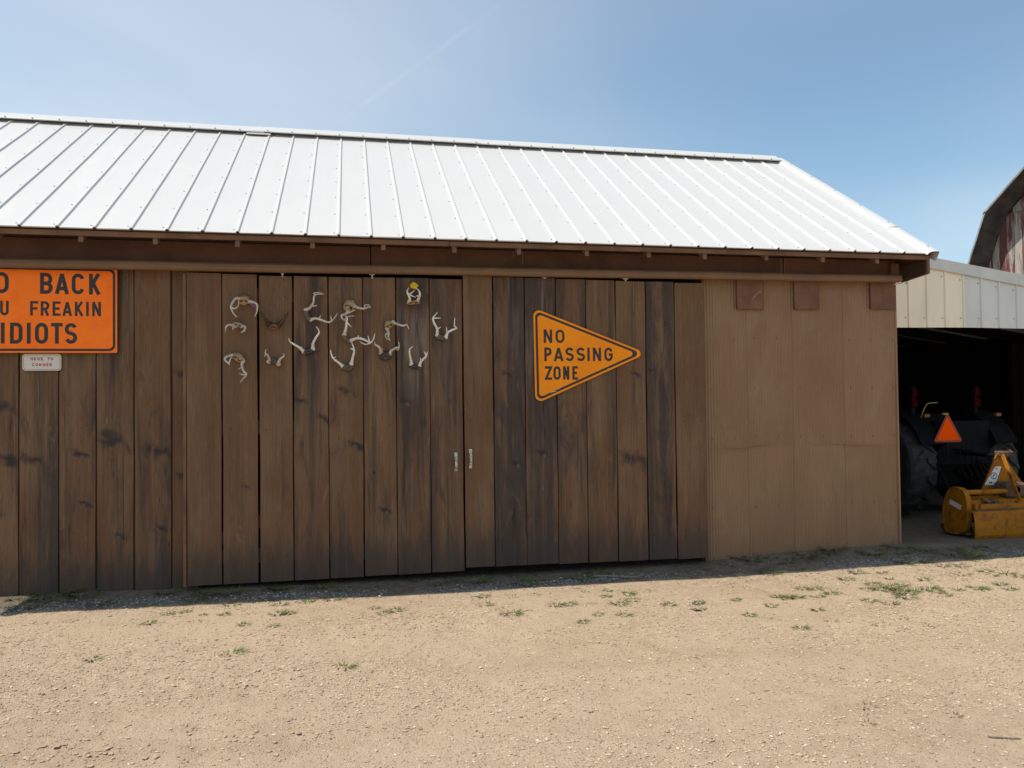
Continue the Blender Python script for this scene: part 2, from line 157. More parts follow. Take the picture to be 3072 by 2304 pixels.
class MB:
    """collects faces, built as one mesh object"""
    def __init__(s): s.v = []; s.f = []; s.m = []
    def add(s, vs, fs, mi=0):
        n = len(s.v)
        s.v += [tuple(p) for p in vs]
        for f in fs:
            s.f.append(tuple(i + n for i in f)); s.m.append(mi)
    def box(s, a, b, mi=0, c=0.0):
        x0, y0, z0 = a; x1, y1, z1 = b
        if c <= 0:
            s.add([(x0,y0,z0),(x1,y0,z0),(x1,y1,z0),(x0,y1,z0),(x0,y0,z1),(x1,y0,z1),(x1,y1,z1),(x0,y1,z1)],
                  [(0,3,2,1),(4,5,6,7),(0,1,5,4),(1,2,6,5),(2,3,7,6),(3,0,4,7)], mi)
        else:
            s.obox(((x0+x1)/2, (y0+y1)/2, (z0+z1)/2), (1,0,0), (0,1,0), (0,0,1), (x1-x0, y1-y0, z1-z0), mi, c)
    def obox(s, ctr, ax, ay, az, size, mi=0, c=0.0):
        """oriented box with chamfer c"""
        ctr, ax, ay, az = Vector(ctr), Vector(ax).normalized(), Vector(ay).normalized(), Vector(az).normalized()
        hx, hy, hz = size[0]/2, size[1]/2, size[2]/2
        c = min(c, hx*.9, hy*.9, hz*.9)
        P = lambda x, y, z: ctr + ax*x + ay*y + az*z
        if c <= 0:
            vs = [P(x, y, z) for z in (-hz, hz) for x, y in ((-hx,-hy),(hx,-hy),(hx,hy),(-hx,hy))]
            s.add(vs, [(0,3,2,1),(4,5,6,7),(0,1,5,4),(1,2,6,5),(2,3,7,6),(3,0,4,7)], mi); return
        vs = []; idx = {}
        for sx in (-1, 1):
            for sy in (-1, 1):
                for sz in (-1, 1):
                    for k in range(3):
                        q = [sx*hx, sy*hy, sz*hz]
                        for j in range(3):
                            if j != k: q[j] -= (sx, sy, sz)[j]*c
                        idx[(sx, sy, sz, k)] = len(vs); vs.append(P(*q))
        fs = []
        for k in range(3):
            o1, o2 = (k+1) % 3, (k+2) % 3
            for sg in (-1, 1):
                L = []
                for a, b in ((-1,-1),(1,-1),(1,1),(-1,1)):
                    t = [0,0,0]; t[k] = sg; t[o1] = a; t[o2] = b
                    L.append(idx[(t[0], t[1], t[2], k)])
                fs.append(L if sg > 0 else L[::-1])
        for k in range(3):
            o1, o2 = (k+1) % 3, (k+2) % 3
            for a in (-1, 1):
                for b in (-1, 1):
                    t0 = [0,0,0]; t0[k] = -1; t0[o1] = a; t0[o2] = b
                    t1 = list(t0); t1[k] = 1
                    L = [idx[(*t0, o1)], idx[(*t1, o1)], idx[(*t1, o2)], idx[(*t0, o2)]]
                    fs.append(L if a*b < 0 else L[::-1])
        for sx in (-1, 1):
            for sy in (-1, 1):
                for sz in (-1, 1):
                    L = [idx[(sx, sy, sz, k)] for k in range(3)]
                    fs.append(L if sx*sy*sz > 0 else L[::-1])
        s.add(vs, fs, mi)
    def beam(s, a, b, w, h, upv=(0, 0, 1), mi=0, c=0.0):
        a, b = Vector(a), Vector(b); d = b - a; ax = d.normalized()
        ay = Vector(upv).cross(ax)
        if ay.length < 1e-5: ay = Vector((1, 0, 0)).cross(ax)
        ay.normalize(); az = ax.cross(ay)
        s.obox((a+b)/2, ax, ay, az, (d.length, w, h), mi, c)
    def tube(s, pts, rad, n=8, mi=0, cap=True, flat=1.0):
        pts = [Vector(p) for p in pts]
        if isinstance(rad, (int, float)): rad = [rad]*len(pts)
        T = []
        for i in range(len(pts)):
            T.append((pts[min(i+1, len(pts)-1)] - pts[max(i-1, 0)]).normalized())
        u = T[0].orthogonal().normalized()
        vs = []
        for i, p in enumerate(pts):
            if i: u = (T[i-1].rotation_difference(T[i]) @ u).normalized()
            w = T[i].cross(u)
            for k in range(n):
                a = 2*math.pi*k/n
                vs.append(p + u*math.cos(a)*rad[i] + w*math.sin(a)*rad[i]*flat)
        fs = [(i*n+k, i*n+(k+1) % n, (i+1)*n+(k+1) % n, (i+1)*n+k) for i in range(len(pts)-1) for k in range(n)]
        if cap: fs += [tuple(range(n))[::-1], tuple(range((len(pts)-1)*n, len(pts)*n))]
        s.add(vs, fs, mi)
    def prism(s, poly, ex, ey, ez, org, depth, mi=0):
        """poly in (ex, ey) coordinates at org, extruded along ez by depth (poly counter-clockwise seen against ez)"""
        org, ex, ey, ez = Vector(org), Vector(ex), Vector(ey), Vector(ez)
        n = len(poly)
        a = [org + ex*x + ey*y for x, y in poly]; b = [p + ez*depth for p in a]
        s.add(a + b, [tuple(range(n))[::-1], tuple(range(n, 2*n))] + [(i, (i+1) % n, n+(i+1) % n, n+i) for i in range(n)], mi)
    def lathe(s, prof, axis, org, n=40, mi=0, closed=False):
        """prof: list of (radius, along axis)"""
        axis = Vector(axis).normalized(); org = Vector(org)
        u = axis.orthogonal().normalized(); w = axis.cross(u)
        vs = []
        for k in range(n):
            a = 2*math.pi*k/n; d = u*math.cos(a) + w*math.sin(a)
            vs += [org + axis*h + d*r for r, h in prof]
        mp = len(prof); fs = []
        for k in range(n):
            for i in range(mp if closed else mp-1):
                j = (i+1) % mp
                fs.append((k*mp+i, ((k+1) % n)*mp+i, ((k+1) % n)*mp+j, k*mp+j))
        s.add(vs, fs, mi)
    def build(s, name, mats, parent=None, smooth=False, origin=None):
        me = bpy.data.meshes.new(name)
        v = s.v
        if origin is not None:
            ox, oy, oz = origin; v = [(p[0]-ox, p[1]-oy, p[2]-oz) for p in v]
        me.from_pydata(v, [], s.f)
        for mt in (mats if isinstance(mats, (list, tuple)) else [mats]): me.materials.append(mt)
        if len(set(s.m)) > 1: me.polygons.foreach_set('material_index', s.m)
        if smooth: me.polygons.foreach_set('use_smooth', [True]*len(me.polygons))
        me.update()
        o = bpy.data.objects.new(name, me)
        if origin is not None: o.location = origin
        COL.objects.link(o)
        if parent is not None:
            o.parent = parent
            o.matrix_parent_inverse = Matrix.Identity(4)
            base = Vector((0, 0, 0)); q = parent
            while q is not None: base += q.location; q = q.parent
            o.location = Vector(o.location) - base
        return o

def np_mesh(name, V, F, mat, parent=None, smooth=False):
    """V (n,3), F (m,k) arrays"""
    me = bpy.data.meshes.new(name)
    k = F.shape[1]
    me.vertices.add(len(V)); me.vertices.foreach_set('co', np.ascontiguousarray(V, dtype=np.float32).ravel())
    me.loops.add(F.size); me.loops.foreach_set('vertex_index', np.ascontiguousarray(F, dtype=np.int32).ravel())
    me.polygons.add(len(F)); me.polygons.foreach_set('loop_start', np.arange(0, F.size, k, dtype=np.int32))
    me.polygons.foreach_set('loop_total', np.full(len(F), k, dtype=np.int32))
    me.polygons.foreach_set('use_smooth', np.full(len(F), smooth))
    me.materials.append(mat)
    me.update(calc_edges=True); me.validate()
    o = bpy.data.objects.new(name, me); COL.objects.link(o)
    if parent: o.parent = parent
    return o

# ------------------------------------------------------------------ materials
class NT:
    def __init__(s, name):
        s.mat = bpy.data.materials.new(name); s.mat.use_nodes = True
        s.t = s.mat.node_tree; s.n = s.t.nodes; s.l = s.t.links
        s.b = s.n['Principled BSDF']
    def node(s, typ, **kw):
        n = s.n.new(typ)
        for k, v in kw.items(): setattr(n, k, v)
        return n
    def put(s, sock, v):
        if isinstance(v, (int, float, tuple)): sock.default_value = v if not isinstance(v, tuple) or len(v) != 3 or sock.type != 'RGBA' else (*v, 1)
        else: s.l.new(v, sock)
    def math(s, op, a, b=0.0, clamp=False):
        n = s.node('ShaderNodeMath', operation=op, use_clamp=clamp)
        s.put(n.inputs[0], a); s.put(n.inputs[1], b); return n.outputs[0]
    def mix(s, fac, a, b, typ='MIX'):
        n = s.node('ShaderNodeMixRGB', blend_type=typ)
        s.put(n.inputs[0], fac); s.put(n.inputs[1], a); s.put(n.inputs[2], b); return n.outputs[0]
    def obj(s, rnd=True):
        tc = s.node('ShaderNodeTexCoord')
        if not rnd: return tc.outputs['Object']
        oi = s.node('ShaderNodeObjectInfo')
        vm = s.node('ShaderNodeVectorMath', operation='SCALE'); vm.inputs[0].default_value = (37.0, 91.0, 53.0)
        s.l.new(oi.outputs['Random'], vm.inputs['Scale'])
        va = s.node('ShaderNodeVectorMath', operation='ADD'); s.l.new(tc.outputs['Object'], va.inputs[0]); s.l.new(vm.outputs[0], va.inputs[1])
        return va.outputs[0]
    def noise(s, vec, scale=(1, 1, 1), sc=1.0, detail=4, rough=0.55, dist=0.0, lo=None, hi=None, loc=(0, 0, 0)):
        mp = s.node('ShaderNodeMapping'); mp.inputs['Scale'].default_value = scale; mp.inputs['Location'].default_value = loc; s.l.new(vec, mp.inputs[0])
        n = s.node('ShaderNodeTexNoise'); n.inputs['Scale'].default_value = sc; n.inputs['Detail'].default_value = detail
        n.inputs['Roughness'].default_value = rough; n.inputs['Distortion'].default_value = dist
        s.l.new(mp.outputs[0], n.inputs['Vector'])
        if lo is None: return n.outputs['Fac']
        return s.ramp(n.outputs['Fac'], lo, hi)
    def ramp(s, v, lo, hi, a=0.0, b=1.0):
        n = s.node('ShaderNodeMapRange', interpolation_type='SMOOTHSTEP')
        s.put(n.inputs['Value'], v); s.put(n.inputs['From Min'], lo); s.put(n.inputs['From Max'], hi)
        n.inputs['To Min'].default_value = a; n.inputs['To Max'].default_value = b
        return n.outputs[0]
    def attr(s, name, out='Fac'):
        n = s.node('ShaderNodeAttribute', attribute_type='OBJECT', attribute_name=name); return n.outputs[out]
    def bump(s, h, strength=0.4, dist=0.01):
        n = s.node('ShaderNodeBump'); n.inputs['Strength'].default_value = strength; n.inputs['Distance'].default_value = dist
        s.l.new(h, n.inputs['Height']); s.l.new(n.outputs[0], s.b.inputs['Normal'])
    def col(s, c): s.put(s.b.inputs['Base Color'], c)
    def rough(s, r): s.put(s.b.inputs['Roughness'], r)

def plain(name, color, rough=0.7, metal=0.0, var=0.12, sc=6.0, spec=None, bump=0.0):
    m = NT(name); v = m.obj()
    f = m.noise(v, sc=sc, detail=5, rough=0.65)
    d = tuple(c*(1-var*1.6) for c in color); l = tuple(min(1, c*(1+var)) for c in color)
    m.col(m.mix(m.ramp(f, 0.25, 0.75), d, l)); m.rough(rough); m.b.inputs['Metallic'].default_value = metal
    if spec is not None: m.b.inputs['Specular IOR Level'].default_value = spec
    if bump: m.bump(m.noise(v, sc=sc*8, detail=4), bump, 0.004)
    return m.mat

def wood_mat(name, brown=(0.236, 0.140, 0.077), brown2=(0.164, 0.091, 0.047), grey=(0.052, 0.043, 0.041), dark=(0.016, 0.013, 0.014)):
    m = NT(name)
    v = m.obj(True); p = m.obj(False)
    sep = m.node('ShaderNodeSeparateXYZ'); m.l.new(p, sep.inputs[0])
    X, Z = sep.outputs[0], sep.outputs[2]
    W = m.attr('weather')
    # broad brown tone
    base = m.mix(m.noise(v, (3.2, 3.2, 0.55), 1.6, 5, 0.6, 0.3, 0.30, 0.70), brown2, brown)
    base = m.mix(m.math('MULTIPLY', m.noise(v, (14, 14, 0.7), 1.0, 4, 0.6, 0.2, 0.52, 0.75), 0.35), base, (0.275, 0.155, 0.070))
    # reddish stain remains
    base = m.mix(m.math('MULTIPLY', m.noise(v, (2, 2, 0.8), 1.5, 3, 0.5, 0.0, 0.45, 0.65, (3, 1, 7)), 0.5), base, (0.175, 0.078, 0.040))
    # silver-grey weathering in long drawn patches
    gthr = m.math('SUBTRACT', 0.69, m.math('MULTIPLY', W, 0.40))
    gn = m.noise(v, (6.5, 6.5, 0.40), 1.0, 6, 0.66, 0.35, loc=(11, 5, 2))
    gmask = m.ramp(gn, gthr, m.math('ADD', gthr, 0.20))
    base = m.mix(m.math('MULTIPLY', gmask, 0.85), base, grey)
    # near-black streaks
    dthr = m.math('SUBTRACT', 0.72, m.math('MULTIPLY', W, 0.25))
    dn = m.noise(v, (15, 15, 0.62), 1.0, 7, 0.72, 0.4, loc=(2, 9, 4))
    dmask = m.math('MULTIPLY', m.ramp(dn, dthr, m.math('ADD', dthr, 0.14)), m.noise(v, (2, 2, 0.9), 1.3, 3, 0.5, 0, 0.30, 0.55, (7, 7, 1)))
    base = m.mix(m.math('MULTIPLY', dmask, 0.92), base, dark)
    # soft cloudy blotches where the stain has worn through
    bn = m.noise(v, (5.0, 5.0, 1.5), 1.0, 6, 0.70, 0.8, loc=(17, 3, 5))
    bthr = m.math('SUBTRACT', 0.66, m.math('MULTIPLY', W, 0.22))
    base = m.mix(m.math('MULTIPLY', m.ramp(bn, bthr, m.math('ADD', bthr, 0.16)), 0.70), base, (0.046, 0.042, 0.046))
    pthr = m.math('SUBTRACT', 0.38, m.math('MULTIPLY', W, -0.04))
    base = m.mix(m.math('MULTIPLY', m.ramp(bn, pthr, m.math('SUBTRACT', pthr, 0.14)), 0.55), base, (0.285, 0.180, 0.105))
    # long drying cracks and grain
    gr = m.noise(v, (70, 70, 0.9), 1.0, 5, 0.65)
    base = m.mix(m.ramp(gr, 0.28, 0.72, 0.34, 0.0), base, tuple(c*0.45 for c in brown2))
    fine = m.noise(v, (160, 160, 9), 1.0, 3, 0.6)
    base = m.mix(m.ramp(fine, 0.2, 0.8, 0.30, 0.0), base, dark)
    crack = m.noise(v, (55, 55, 0.35), 1.0, 3, 0.4, 0.1, 0.735, 0.765, (31, 2, 8))
    base = m.mix(m.math('MULTIPLY', crack, m.math('ADD', m.math('MULTIPLY', W, 0.5), 0.3)), base, (0.012, 0.010, 0.010))
    # short dark pits in rows
    pit = m.math('MULTIPLY', m.noise(v, (60, 60, 14), 1.0, 2, 0.5, 0, 0.66, 0.72), m.noise(v, (7, 7, 0.5), 1.0, 3, 0.5, 0, 0.55, 0.68, (5, 3, 12)))
    base = m.mix(m.math('MULTIPLY', pit, 0.8), base, (0.014, 0.011, 0.010))
    # yellow resin / bare-wood streaks
    och = m.math('MULTIPLY', m.noise(v, (26, 26, 0.55), 1.0, 4, 0.6, 0.1, 0.63, 0.70, (1, 21, 3)), m.noise(v, (3, 3, 0.8), 1.0, 2, 0.5, 0, 0.5, 0.62, (9, 2, 5)))
    base = m.mix(m.math('MULTIPLY', och, m.math('MULTIPLY', m.attr('ochre'), 0.8)), base, (0.30, 0.155, 0.045))
    # pale scuffs
    sc = m.math('MULTIPLY', m.noise(v, (10, 10, 2.0), 1.2, 6, 0.75, 0.8, 0.62, 0.74, (8, 8, 3)), m.noise(v, (1.5, 1.5, 1.5), 1.0, 2, 0.5, 0, 0.42, 0.6, (4, 6, 17)))
    base = m.mix(m.math('MULTIPLY', sc, 0.5), base, (0.21, 0.185, 0.165))
    # pale dry streaks along the grain
    ps = m.math('MULTIPLY', m.noise(v, (34, 34, 0.8), 1.0, 5, 0.7, 0.1, 0.57, 0.70, (6, 14, 9)), m.noise(v, (4, 4, 0.7), 1.0, 3, 0.6, 0, 0.42, 0.62, (12, 1, 6)))
    base = m.mix(m.math('MULTIPLY', ps, m.math('ADD', 0.26, m.math('MULTIPLY', W, 0.48))), base, (0.215, 0.172, 0.135))
    # bleached upper zone (attribute: height above which the stain has gone pale)
    bl = m.math('MULTIPLY', m.attr('bleach'), m.math('MULTIPLY', m.noise(v, (12, 12, 0.9), 1.0, 5, 0.7, 0.2, 0.40, 0.62, (3, 3, 30)), m.math('MULTIPLY', m.ramp(Z, 1.6, 2.2), m.ramp(Z, 2.75, 2.5))))
    base = m.mix(m.math('MULTIPLY', bl, 0.75), base, (0.215, 0.16, 0.125))
    # splash stain along the foot
    foot = m.math('ADD', m.math('MULTIPLY', Z, 1.55), m.math('MULTIPLY', m.math('SUBTRACT', m.noise(v, (9, 9, 1.2), 1.0, 6, 0.7, 0.3), 0.5), 1.5))
    base = m.mix(m.ramp(foot, 0.15, 0.85, 0.72, 0.0), base, (0.050, 0.040, 0.036))
    # knots with a dark halo
    nd = m.noise(v, (9, 9, 7), 1.0, 6, 0.68, 0.9)
    nd2 = m.math('MULTIPLY', m.math('SUBTRACT', nd, 0.5), 3.4)
    for key in ('knot_a', 'knot_b'):
        K = m.attr(key, 'Vector'); ks = m.node('ShaderNodeSeparateXYZ'); m.l.new(K, ks.inputs[0])
        ex = m.math('DIVIDE', m.math('SUBTRACT', X, ks.outputs[0]), ks.outputs[2])
        ez = m.math('DIVIDE', m.math('SUBTRACT', Z, ks.outputs[1]), ks.outputs[2])
        d0 = m.math('SQRT', m.math('ADD', m.math('MULTIPLY', ex, ex), m.math('MULTIPLY', ez, ez)))
        hx = m.math('ADD', ex, 0.9 if key == 'knot_a' else -1.0); hz = m.math('ADD', m.math('SUBTRACT', ez, 0.9), m.math('MULTIPLY', ex, 0.35))
        d1 = m.math('ADD', m.math('SQRT', m.math('ADD', m.math('MULTIPLY', m.math('MULTIPLY', hx, hx), 0.10), m.math('MULTIPLY', m.math('MULTIPLY', hz, hz), 0.42))), nd2)
        halo = m.ramp(d1, 0.15, 1.35, 0.9, 0.0)
        base = m.mix(halo, base, (0.030, 0.026, 0.030))
        warm = m.ramp(m.math('ADD', d0, m.math('MULTIPLY', nd2, 0.35)), 0.35, 1.3, 0.9, 0.0)
        base = m.mix(warm, base, (0.155, 0.088, 0.045))
        ring = m.math('SINE', m.math('MULTIPLY', m.math('ADD', d0, m.math('MULTIPLY', nd2, 0.10)), 13.0))
        base = m.mix(m.math('MULTIPLY', m.ramp(d0, 0.6, 1.1, 0.22, 0.0), m.ramp(ring, 0.1, 0.9)), base, (0.035, 0.020, 0.014))
    m.col(base); m.rough(m.math('ADD', 0.72, m.math('MULTIPLY', gr, 0.2)))
    m.b.inputs['Specular IOR Level'].default_value = 0.25
    # saw marks: faint slanted ridges
    vr = m.node('ShaderNodeVectorRotate'); vr.rotation_type = 'Y_AXIS'; vr.inputs['Angle'].default_value = 0.45; m.l.new(v, vr.inputs['Vector'])
    saw = m.noise(vr.outputs[0], (3, 3, 90), 1.0, 2, 0.5)
    hgt = m.math('ADD', m.math('MULTIPLY', gr, 0.8), m.math('ADD', m.math('MULTIPLY', fine, 0.3), m.math('ADD', m.math('MULTIPLY', saw, 0.3), m.math('MULTIPLY', crack, -1.0))))
    m.bump(hgt, 0.55, 0.004)
    return m.mat

WOOD = wood_mat('weathered_brown_plank_wood')
TRIMW = plain('brown_painted_trim_wood', (0.165, 0.080, 0.040), 0.75, var=0.22, sc=3.5, bump=0.2)
HEADW = plain('red_brown_painted_header_wood', (0.105, 0.043, 0.024), 0.75, var=0.25, sc=2.5, bump=0.2)
TRACKM = plain('brown_painted_steel_track', (0.175, 0.092, 0.042), 0.55, var=0.15, sc=2.0)
RAFTW = plain('brown_rafter_wood', (0.17, 0.10, 0.062), 0.8, var=0.2, sc=5)
DECKW = plain('dark_roof_deck_wood', (0.095, 0.055, 0.034), 0.85, var=0.25, sc=3)
BLOCKW = plain('red_brown_block_wood', (0.165, 0.079, 0.044), 0.75, var=0.18, sc=7, bump=0.25)
INNER = plain('dark_inner_wood', (0.05, 0.035, 0.025), 0.9)
GALV = plain('galvanised_steel', (0.60, 0.61, 0.61), 0.5, 0.2, var=0.2, sc=20)
RUSTY = plain('old_handle_steel', (0.50, 0.47, 0.40), 0.5, 0.15, var=0.4, sc=25)
NAIL = plain('rusty_nail_head', (0.035, 0.022, 0.015), 0.7)
SCREW = plain('grey_screw_head', (0.36, 0.36, 0.36), 0.5, 0.1)

def roof_mat():
    m = NT('white_painted_steel_roof'); v = m.obj(False)
    dirt = m.noise(v, (2.0, 0.6, 0.6), 1.2, 6, 0.7, 0.3, 0.45, 0.85)
    c = m.mix(m.math('MULTIPLY', dirt, 0.22), (0.575, 0.565, 0.55), (0.47, 0.455, 0.43))
    spot = m.noise(v, (1, 1, 1), 5.0, 3, 0.5, 0.4, 0.765, 0.80)
    c = m.mix(m.math('MULTIPLY', spot, 0.5), c, (0.42, 0.24, 0.14))
    oi = m.node('ShaderNodeObjectInfo')
    c = m.mix(m.math('MULTIPLY', oi.outputs['Random'], 0.16), c, (0.44, 0.44, 0.44))
    streak = m.noise(v, (9.0, 0.35, 0.35), 1.0, 5, 0.65, 0.1, 0.52, 0.75, (4, 4, 4))
    c = m.mix(m.math('MULTIPLY', streak, 0.16), c, (0.40, 0.385, 0.36))
    m.col(c); m.rough(m.ramp(dirt, 0, 1, 0.36, 0.55)); m.b.inputs['Specular IOR Level'].default_value = 0.4
    m.bump(m.noise(v, (1.2, 0.5, 0.5), 1.0, 2), 0.12, 0.02)
    return m.mat
ROOF = roof_mat()

def corr_mat():
    m = NT('tan_painted_corrugated_steel'); v = m.obj(True); p = m.obj(False)
    sep = m.node('ShaderNodeSeparateXYZ'); m.l.new(p, sep.inputs[0])
    c = m.mix(m.noise(v, (1.6, 1.6, 0.5), 1.0, 5, 0.6, 0.2, 0.3, 0.75), (0.230, 0.134, 0.072), (0.275, 0.166, 0.092))
    c = m.mix(m.math('MULTIPLY', m.noise(v, (30, 30, 0.8), 1.0, 4, 0.6, 0, 0.5, 0.8), 0.28), c, (0.17, 0.090, 0.048))
    c = m.mix(m.math('MULTIPLY', m.noise(v, (40, 40, 40), 1.0, 2, 0.5, 0, 0.74, 0.78), 0.5), c, (0.12, 0.075, 0.05))
    c = m.mix(m.math('MULTIPLY', m.noise(v, (1.4, 1.4, 0.9), 1.0, 6, 0.7, 0.6, 0.50, 0.70, (9, 2, 2)), 0.35), c, (0.33, 0.235, 0.155))
    foot = m.math('ADD', m.math('MULTIPLY', sep.outputs[2], m.attr('lower')), m.math('MULTIPLY', m.noise(v, (5, 5, 3), 1.0, 5, 0.7), 0.35))
    c = m.mix(m.ramp(foot, 0.10, 0.40, 0.5, 0.0), c, (0.17, 0.13, 0.10))
    m.col(c); m.rough(0.55); m.b.inputs['Specular IOR Level'].default_value = 0.3
    return m.mat
CORR = corr_mat()

def sign_mat(name, c, c2, rough=0.45):
    m = NT(name); v = m.obj(False)
    f = m.noise(v, (2, 2, 2), 1.2, 6, 0.7, 0.3, 0.35, 0.7)
    k = m.mix(f, c, c2)
    scr = m.noise(v, (9, 9, 9), 1.0, 8, 0.8, 1.5, 0.74, 0.80)
    k = m.mix(m.math('MULTIPLY', scr, 0.35), k, tuple(x*0.35 for x in c))
    m.col(k); m.rough(rough); m.b.inputs['Specular IOR Level'].default_value = 0.16
    m.bump(m.noise(v, (3, 3, 3), 1.0, 3), 0.05, 0.01)
    return m.mat
ORANGE_M = sign_mat('fluorescent_orange_sheeting', (1.0, 0.215, 0.018), (0.95, 0.165, 0.008))
AMBER_M = sign_mat('amber_yellow_sheeting', (0.92, 0.29, 0.008), (0.84, 0.24, 0.005))
WHITE_M = sign_mat('white_sign_sheeting', (0.66, 0.63, 0.56), (0.56, 0.53, 0.47))
BLACK_M = plain('black_sign_ink', (0.018, 0.015, 0.016), 0.5, var=0.2)
RED_M = plain('faded_red_sign_ink', (0.36, 0.05, 0.045), 0.55, var=0.2)
ALU = plain('bare_aluminium_sign_back', (0.5, 0.5, 0.5), 0.4, 0.6)

# ------------------------------------------------------------------ ground
def vnoise(x, y, cell, seed):
    r = np.random.default_rng(seed).random((256, 256))
    fx, fy = x/cell, y/cell
    ix, iy = np.floor(fx).astype(int), np.floor(fy).astype(int)
    tx, ty = fx-ix, fy-iy
    tx = tx*tx*(3-2*tx); ty = ty*ty*(3-2*ty)
    g = lambda a, b: r[a % 256, b % 256]
    return (g(ix, iy)*(1-tx)+g(ix+1, iy)*tx)*(1-ty)+(g(ix, iy+1)*(1-tx)+g(ix+1, iy+1)*tx)*ty

def ground_base(x, y):
    """broad shape: nearly level yard, rising a little to the foot of the front wall"""
    x = np.asarray(x, float); y = np.asarray(y, float)
    drip = np.interp(x, [-3, 0.1, 2, 4, 6.7, 8.3, 10.3, 12], [-.02, -.028, -.045, -.07, -.073, -.055, -.05, -.05])
    wall = np.interp(x, [-3, 0.5, 1.3, 4, 6.5, 7.5, 9.0, 10.5, 14], [.03, .03, .015, -.02, -.01, .05, .075, .02, .0])
    t = np.clip(y/0.45, 0, 1)
    z = drip*(1-t)+wall*t
    far = np.clip((y-0.45)/0.7, 0, 1)
    z = z*(1-far)+np.where(x > 9.2, 0.0, -0.02)*far
    return z

def ground_z(x, y):
    z = ground_base(x, y)
    a = np.clip((y+9)/3, 0, 1)
    yard = np.clip((0.15-y)/0.3, 0.25, 1)
    n = (vnoise(x+40, y+40, 1.3, 1)-.5)*.030+(vnoise(x+40, y+40, .45, 2)-.5)*.016
    rough = np.clip(vnoise(x+70, y*1.6+70, .9, 5)*1.7-.45, 0, 1)
    # broken crust near the bottom left of the yard
    crust = np.clip(1-np.hypot((x-1.9)/1.6, (y+3.1)/.7), 0, 1)*np.clip((vnoise(x+20, y*1.8+20, .16, 9)-.50)*7, 0, 1)
    n = n+((vnoise(x+40, y+40, .13, 3)-.5)*.016+(vnoise(x+40, y+40, .05, 4)-.5)*.012)*(.35+.9*rough)-crust*.018
    return z+n*yard

def axis_pts(lo, hi, a, b, step, grow=1.22):
    c = list(np.arange(a, b+1e-6, step))
    s = step; p = c[0]
    left = []
    while p > lo: s *= grow; p -= s; left.append(p)
    s = step; p = c[-1]; right = []
    while p < hi: s *= grow; p += s; right.append(p)
    return np.array(left[::-1]+c+right)

def sand_mat():
    m = NT('dry_sandy_yard_soil'); v = m.obj(False)
    c = m.mix(m.noise(v, sc=0.7, detail=5, rough=0.6, lo=0.3, hi=0.7), (0.432, 0.320, 0.216), (0.488, 0.372, 0.260))
    c = m.mix(m.noise(v, sc=7, detail=6, rough=0.7, lo=0.35, hi=0.75), c, (0.52, 0.398, 0.278))
    c = m.mix(m.math('MULTIPLY', m.noise(v, sc=2.2, detail=6, rough=0.7, dist=0.5, lo=0.52, hi=0.75, loc=(4, 2, 0)), 0.45), c, (0.34, 0.232, 0.145))
    band = m.noise(v, (0.22, 1.15, 1), 1.0, 5, 0.6, 0.3, loc=(2, 5, 0))
    c = m.mix(m.ramp(band, 0.50, 0.72, 0.0, 0.38), c, (0.355, 0.250, 0.160))
    c = m.mix(m.ramp(band, 0.46, 0.28, 0.0, 0.40), c, (0.530, 0.410, 0.290))
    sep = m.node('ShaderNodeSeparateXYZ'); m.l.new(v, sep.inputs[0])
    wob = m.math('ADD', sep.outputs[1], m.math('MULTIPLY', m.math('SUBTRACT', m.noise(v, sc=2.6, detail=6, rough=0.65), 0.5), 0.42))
    strip = m.ramp(wob, -0.06, 0.10)  # eave strip and shed floor darkened: their shade is put into the soil colour
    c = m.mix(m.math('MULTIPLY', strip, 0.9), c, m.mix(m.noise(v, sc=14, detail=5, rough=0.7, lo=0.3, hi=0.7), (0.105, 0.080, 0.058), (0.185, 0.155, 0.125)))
    g = m.noise(v, sc=95, detail=3, rough=0.7)
    c = m.mix(m.ramp(g, 0.55, 0.80, 0.0, 0.40), c, (0.22, 0.150, 0.096))
    c = m.mix(m.ramp(g, 0.45, 0.20, 0.0, 0.55), c, (0.53, 0.43, 0.33))
    vo = m.node('ShaderNodeTexVoronoi'); vo.inputs['Scale'].default_value = 60; m.l.new(v, vo.inputs['Vector'])
    sel = m.node('ShaderNodeSeparateColor'); m.l.new(vo.outputs['Color'], sel.inputs[0])
    peb = m.math('MULTIPLY', m.ramp(vo.outputs['Distance'], 0.42, 0.28), m.ramp(sel.outputs[0], 0.80, 0.84))
    c = m.mix(m.math('MULTIPLY', peb, 0.7), c, m.mix(sel.outputs[1], (0.24, 0.17, 0.115), (0.58, 0.49, 0.39)))
    m.col(c); m.rough(0.95); m.b.inputs['Specular IOR Level'].default_value = 0.1
    h = m.math('ADD', m.math('MULTIPLY', m.noise(v, sc=45, detail=5, rough=0.75), 1.0), m.math('ADD', m.math('MULTIPLY', g, 0.5), m.math('MULTIPLY', peb, 0.6)))
    m.bump(h, 1.0, 0.018)
    return m.mat
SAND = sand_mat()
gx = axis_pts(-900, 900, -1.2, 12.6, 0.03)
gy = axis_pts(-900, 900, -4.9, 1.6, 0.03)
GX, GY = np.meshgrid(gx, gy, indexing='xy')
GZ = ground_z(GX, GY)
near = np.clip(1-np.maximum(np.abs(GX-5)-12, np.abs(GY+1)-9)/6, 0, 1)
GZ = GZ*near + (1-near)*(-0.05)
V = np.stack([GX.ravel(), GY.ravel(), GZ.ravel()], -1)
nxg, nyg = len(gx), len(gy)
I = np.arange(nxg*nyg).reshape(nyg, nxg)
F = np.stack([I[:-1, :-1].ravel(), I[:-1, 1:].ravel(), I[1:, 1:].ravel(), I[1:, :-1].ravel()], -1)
ground = np_mesh('ground', V, F, SAND, smooth=True)
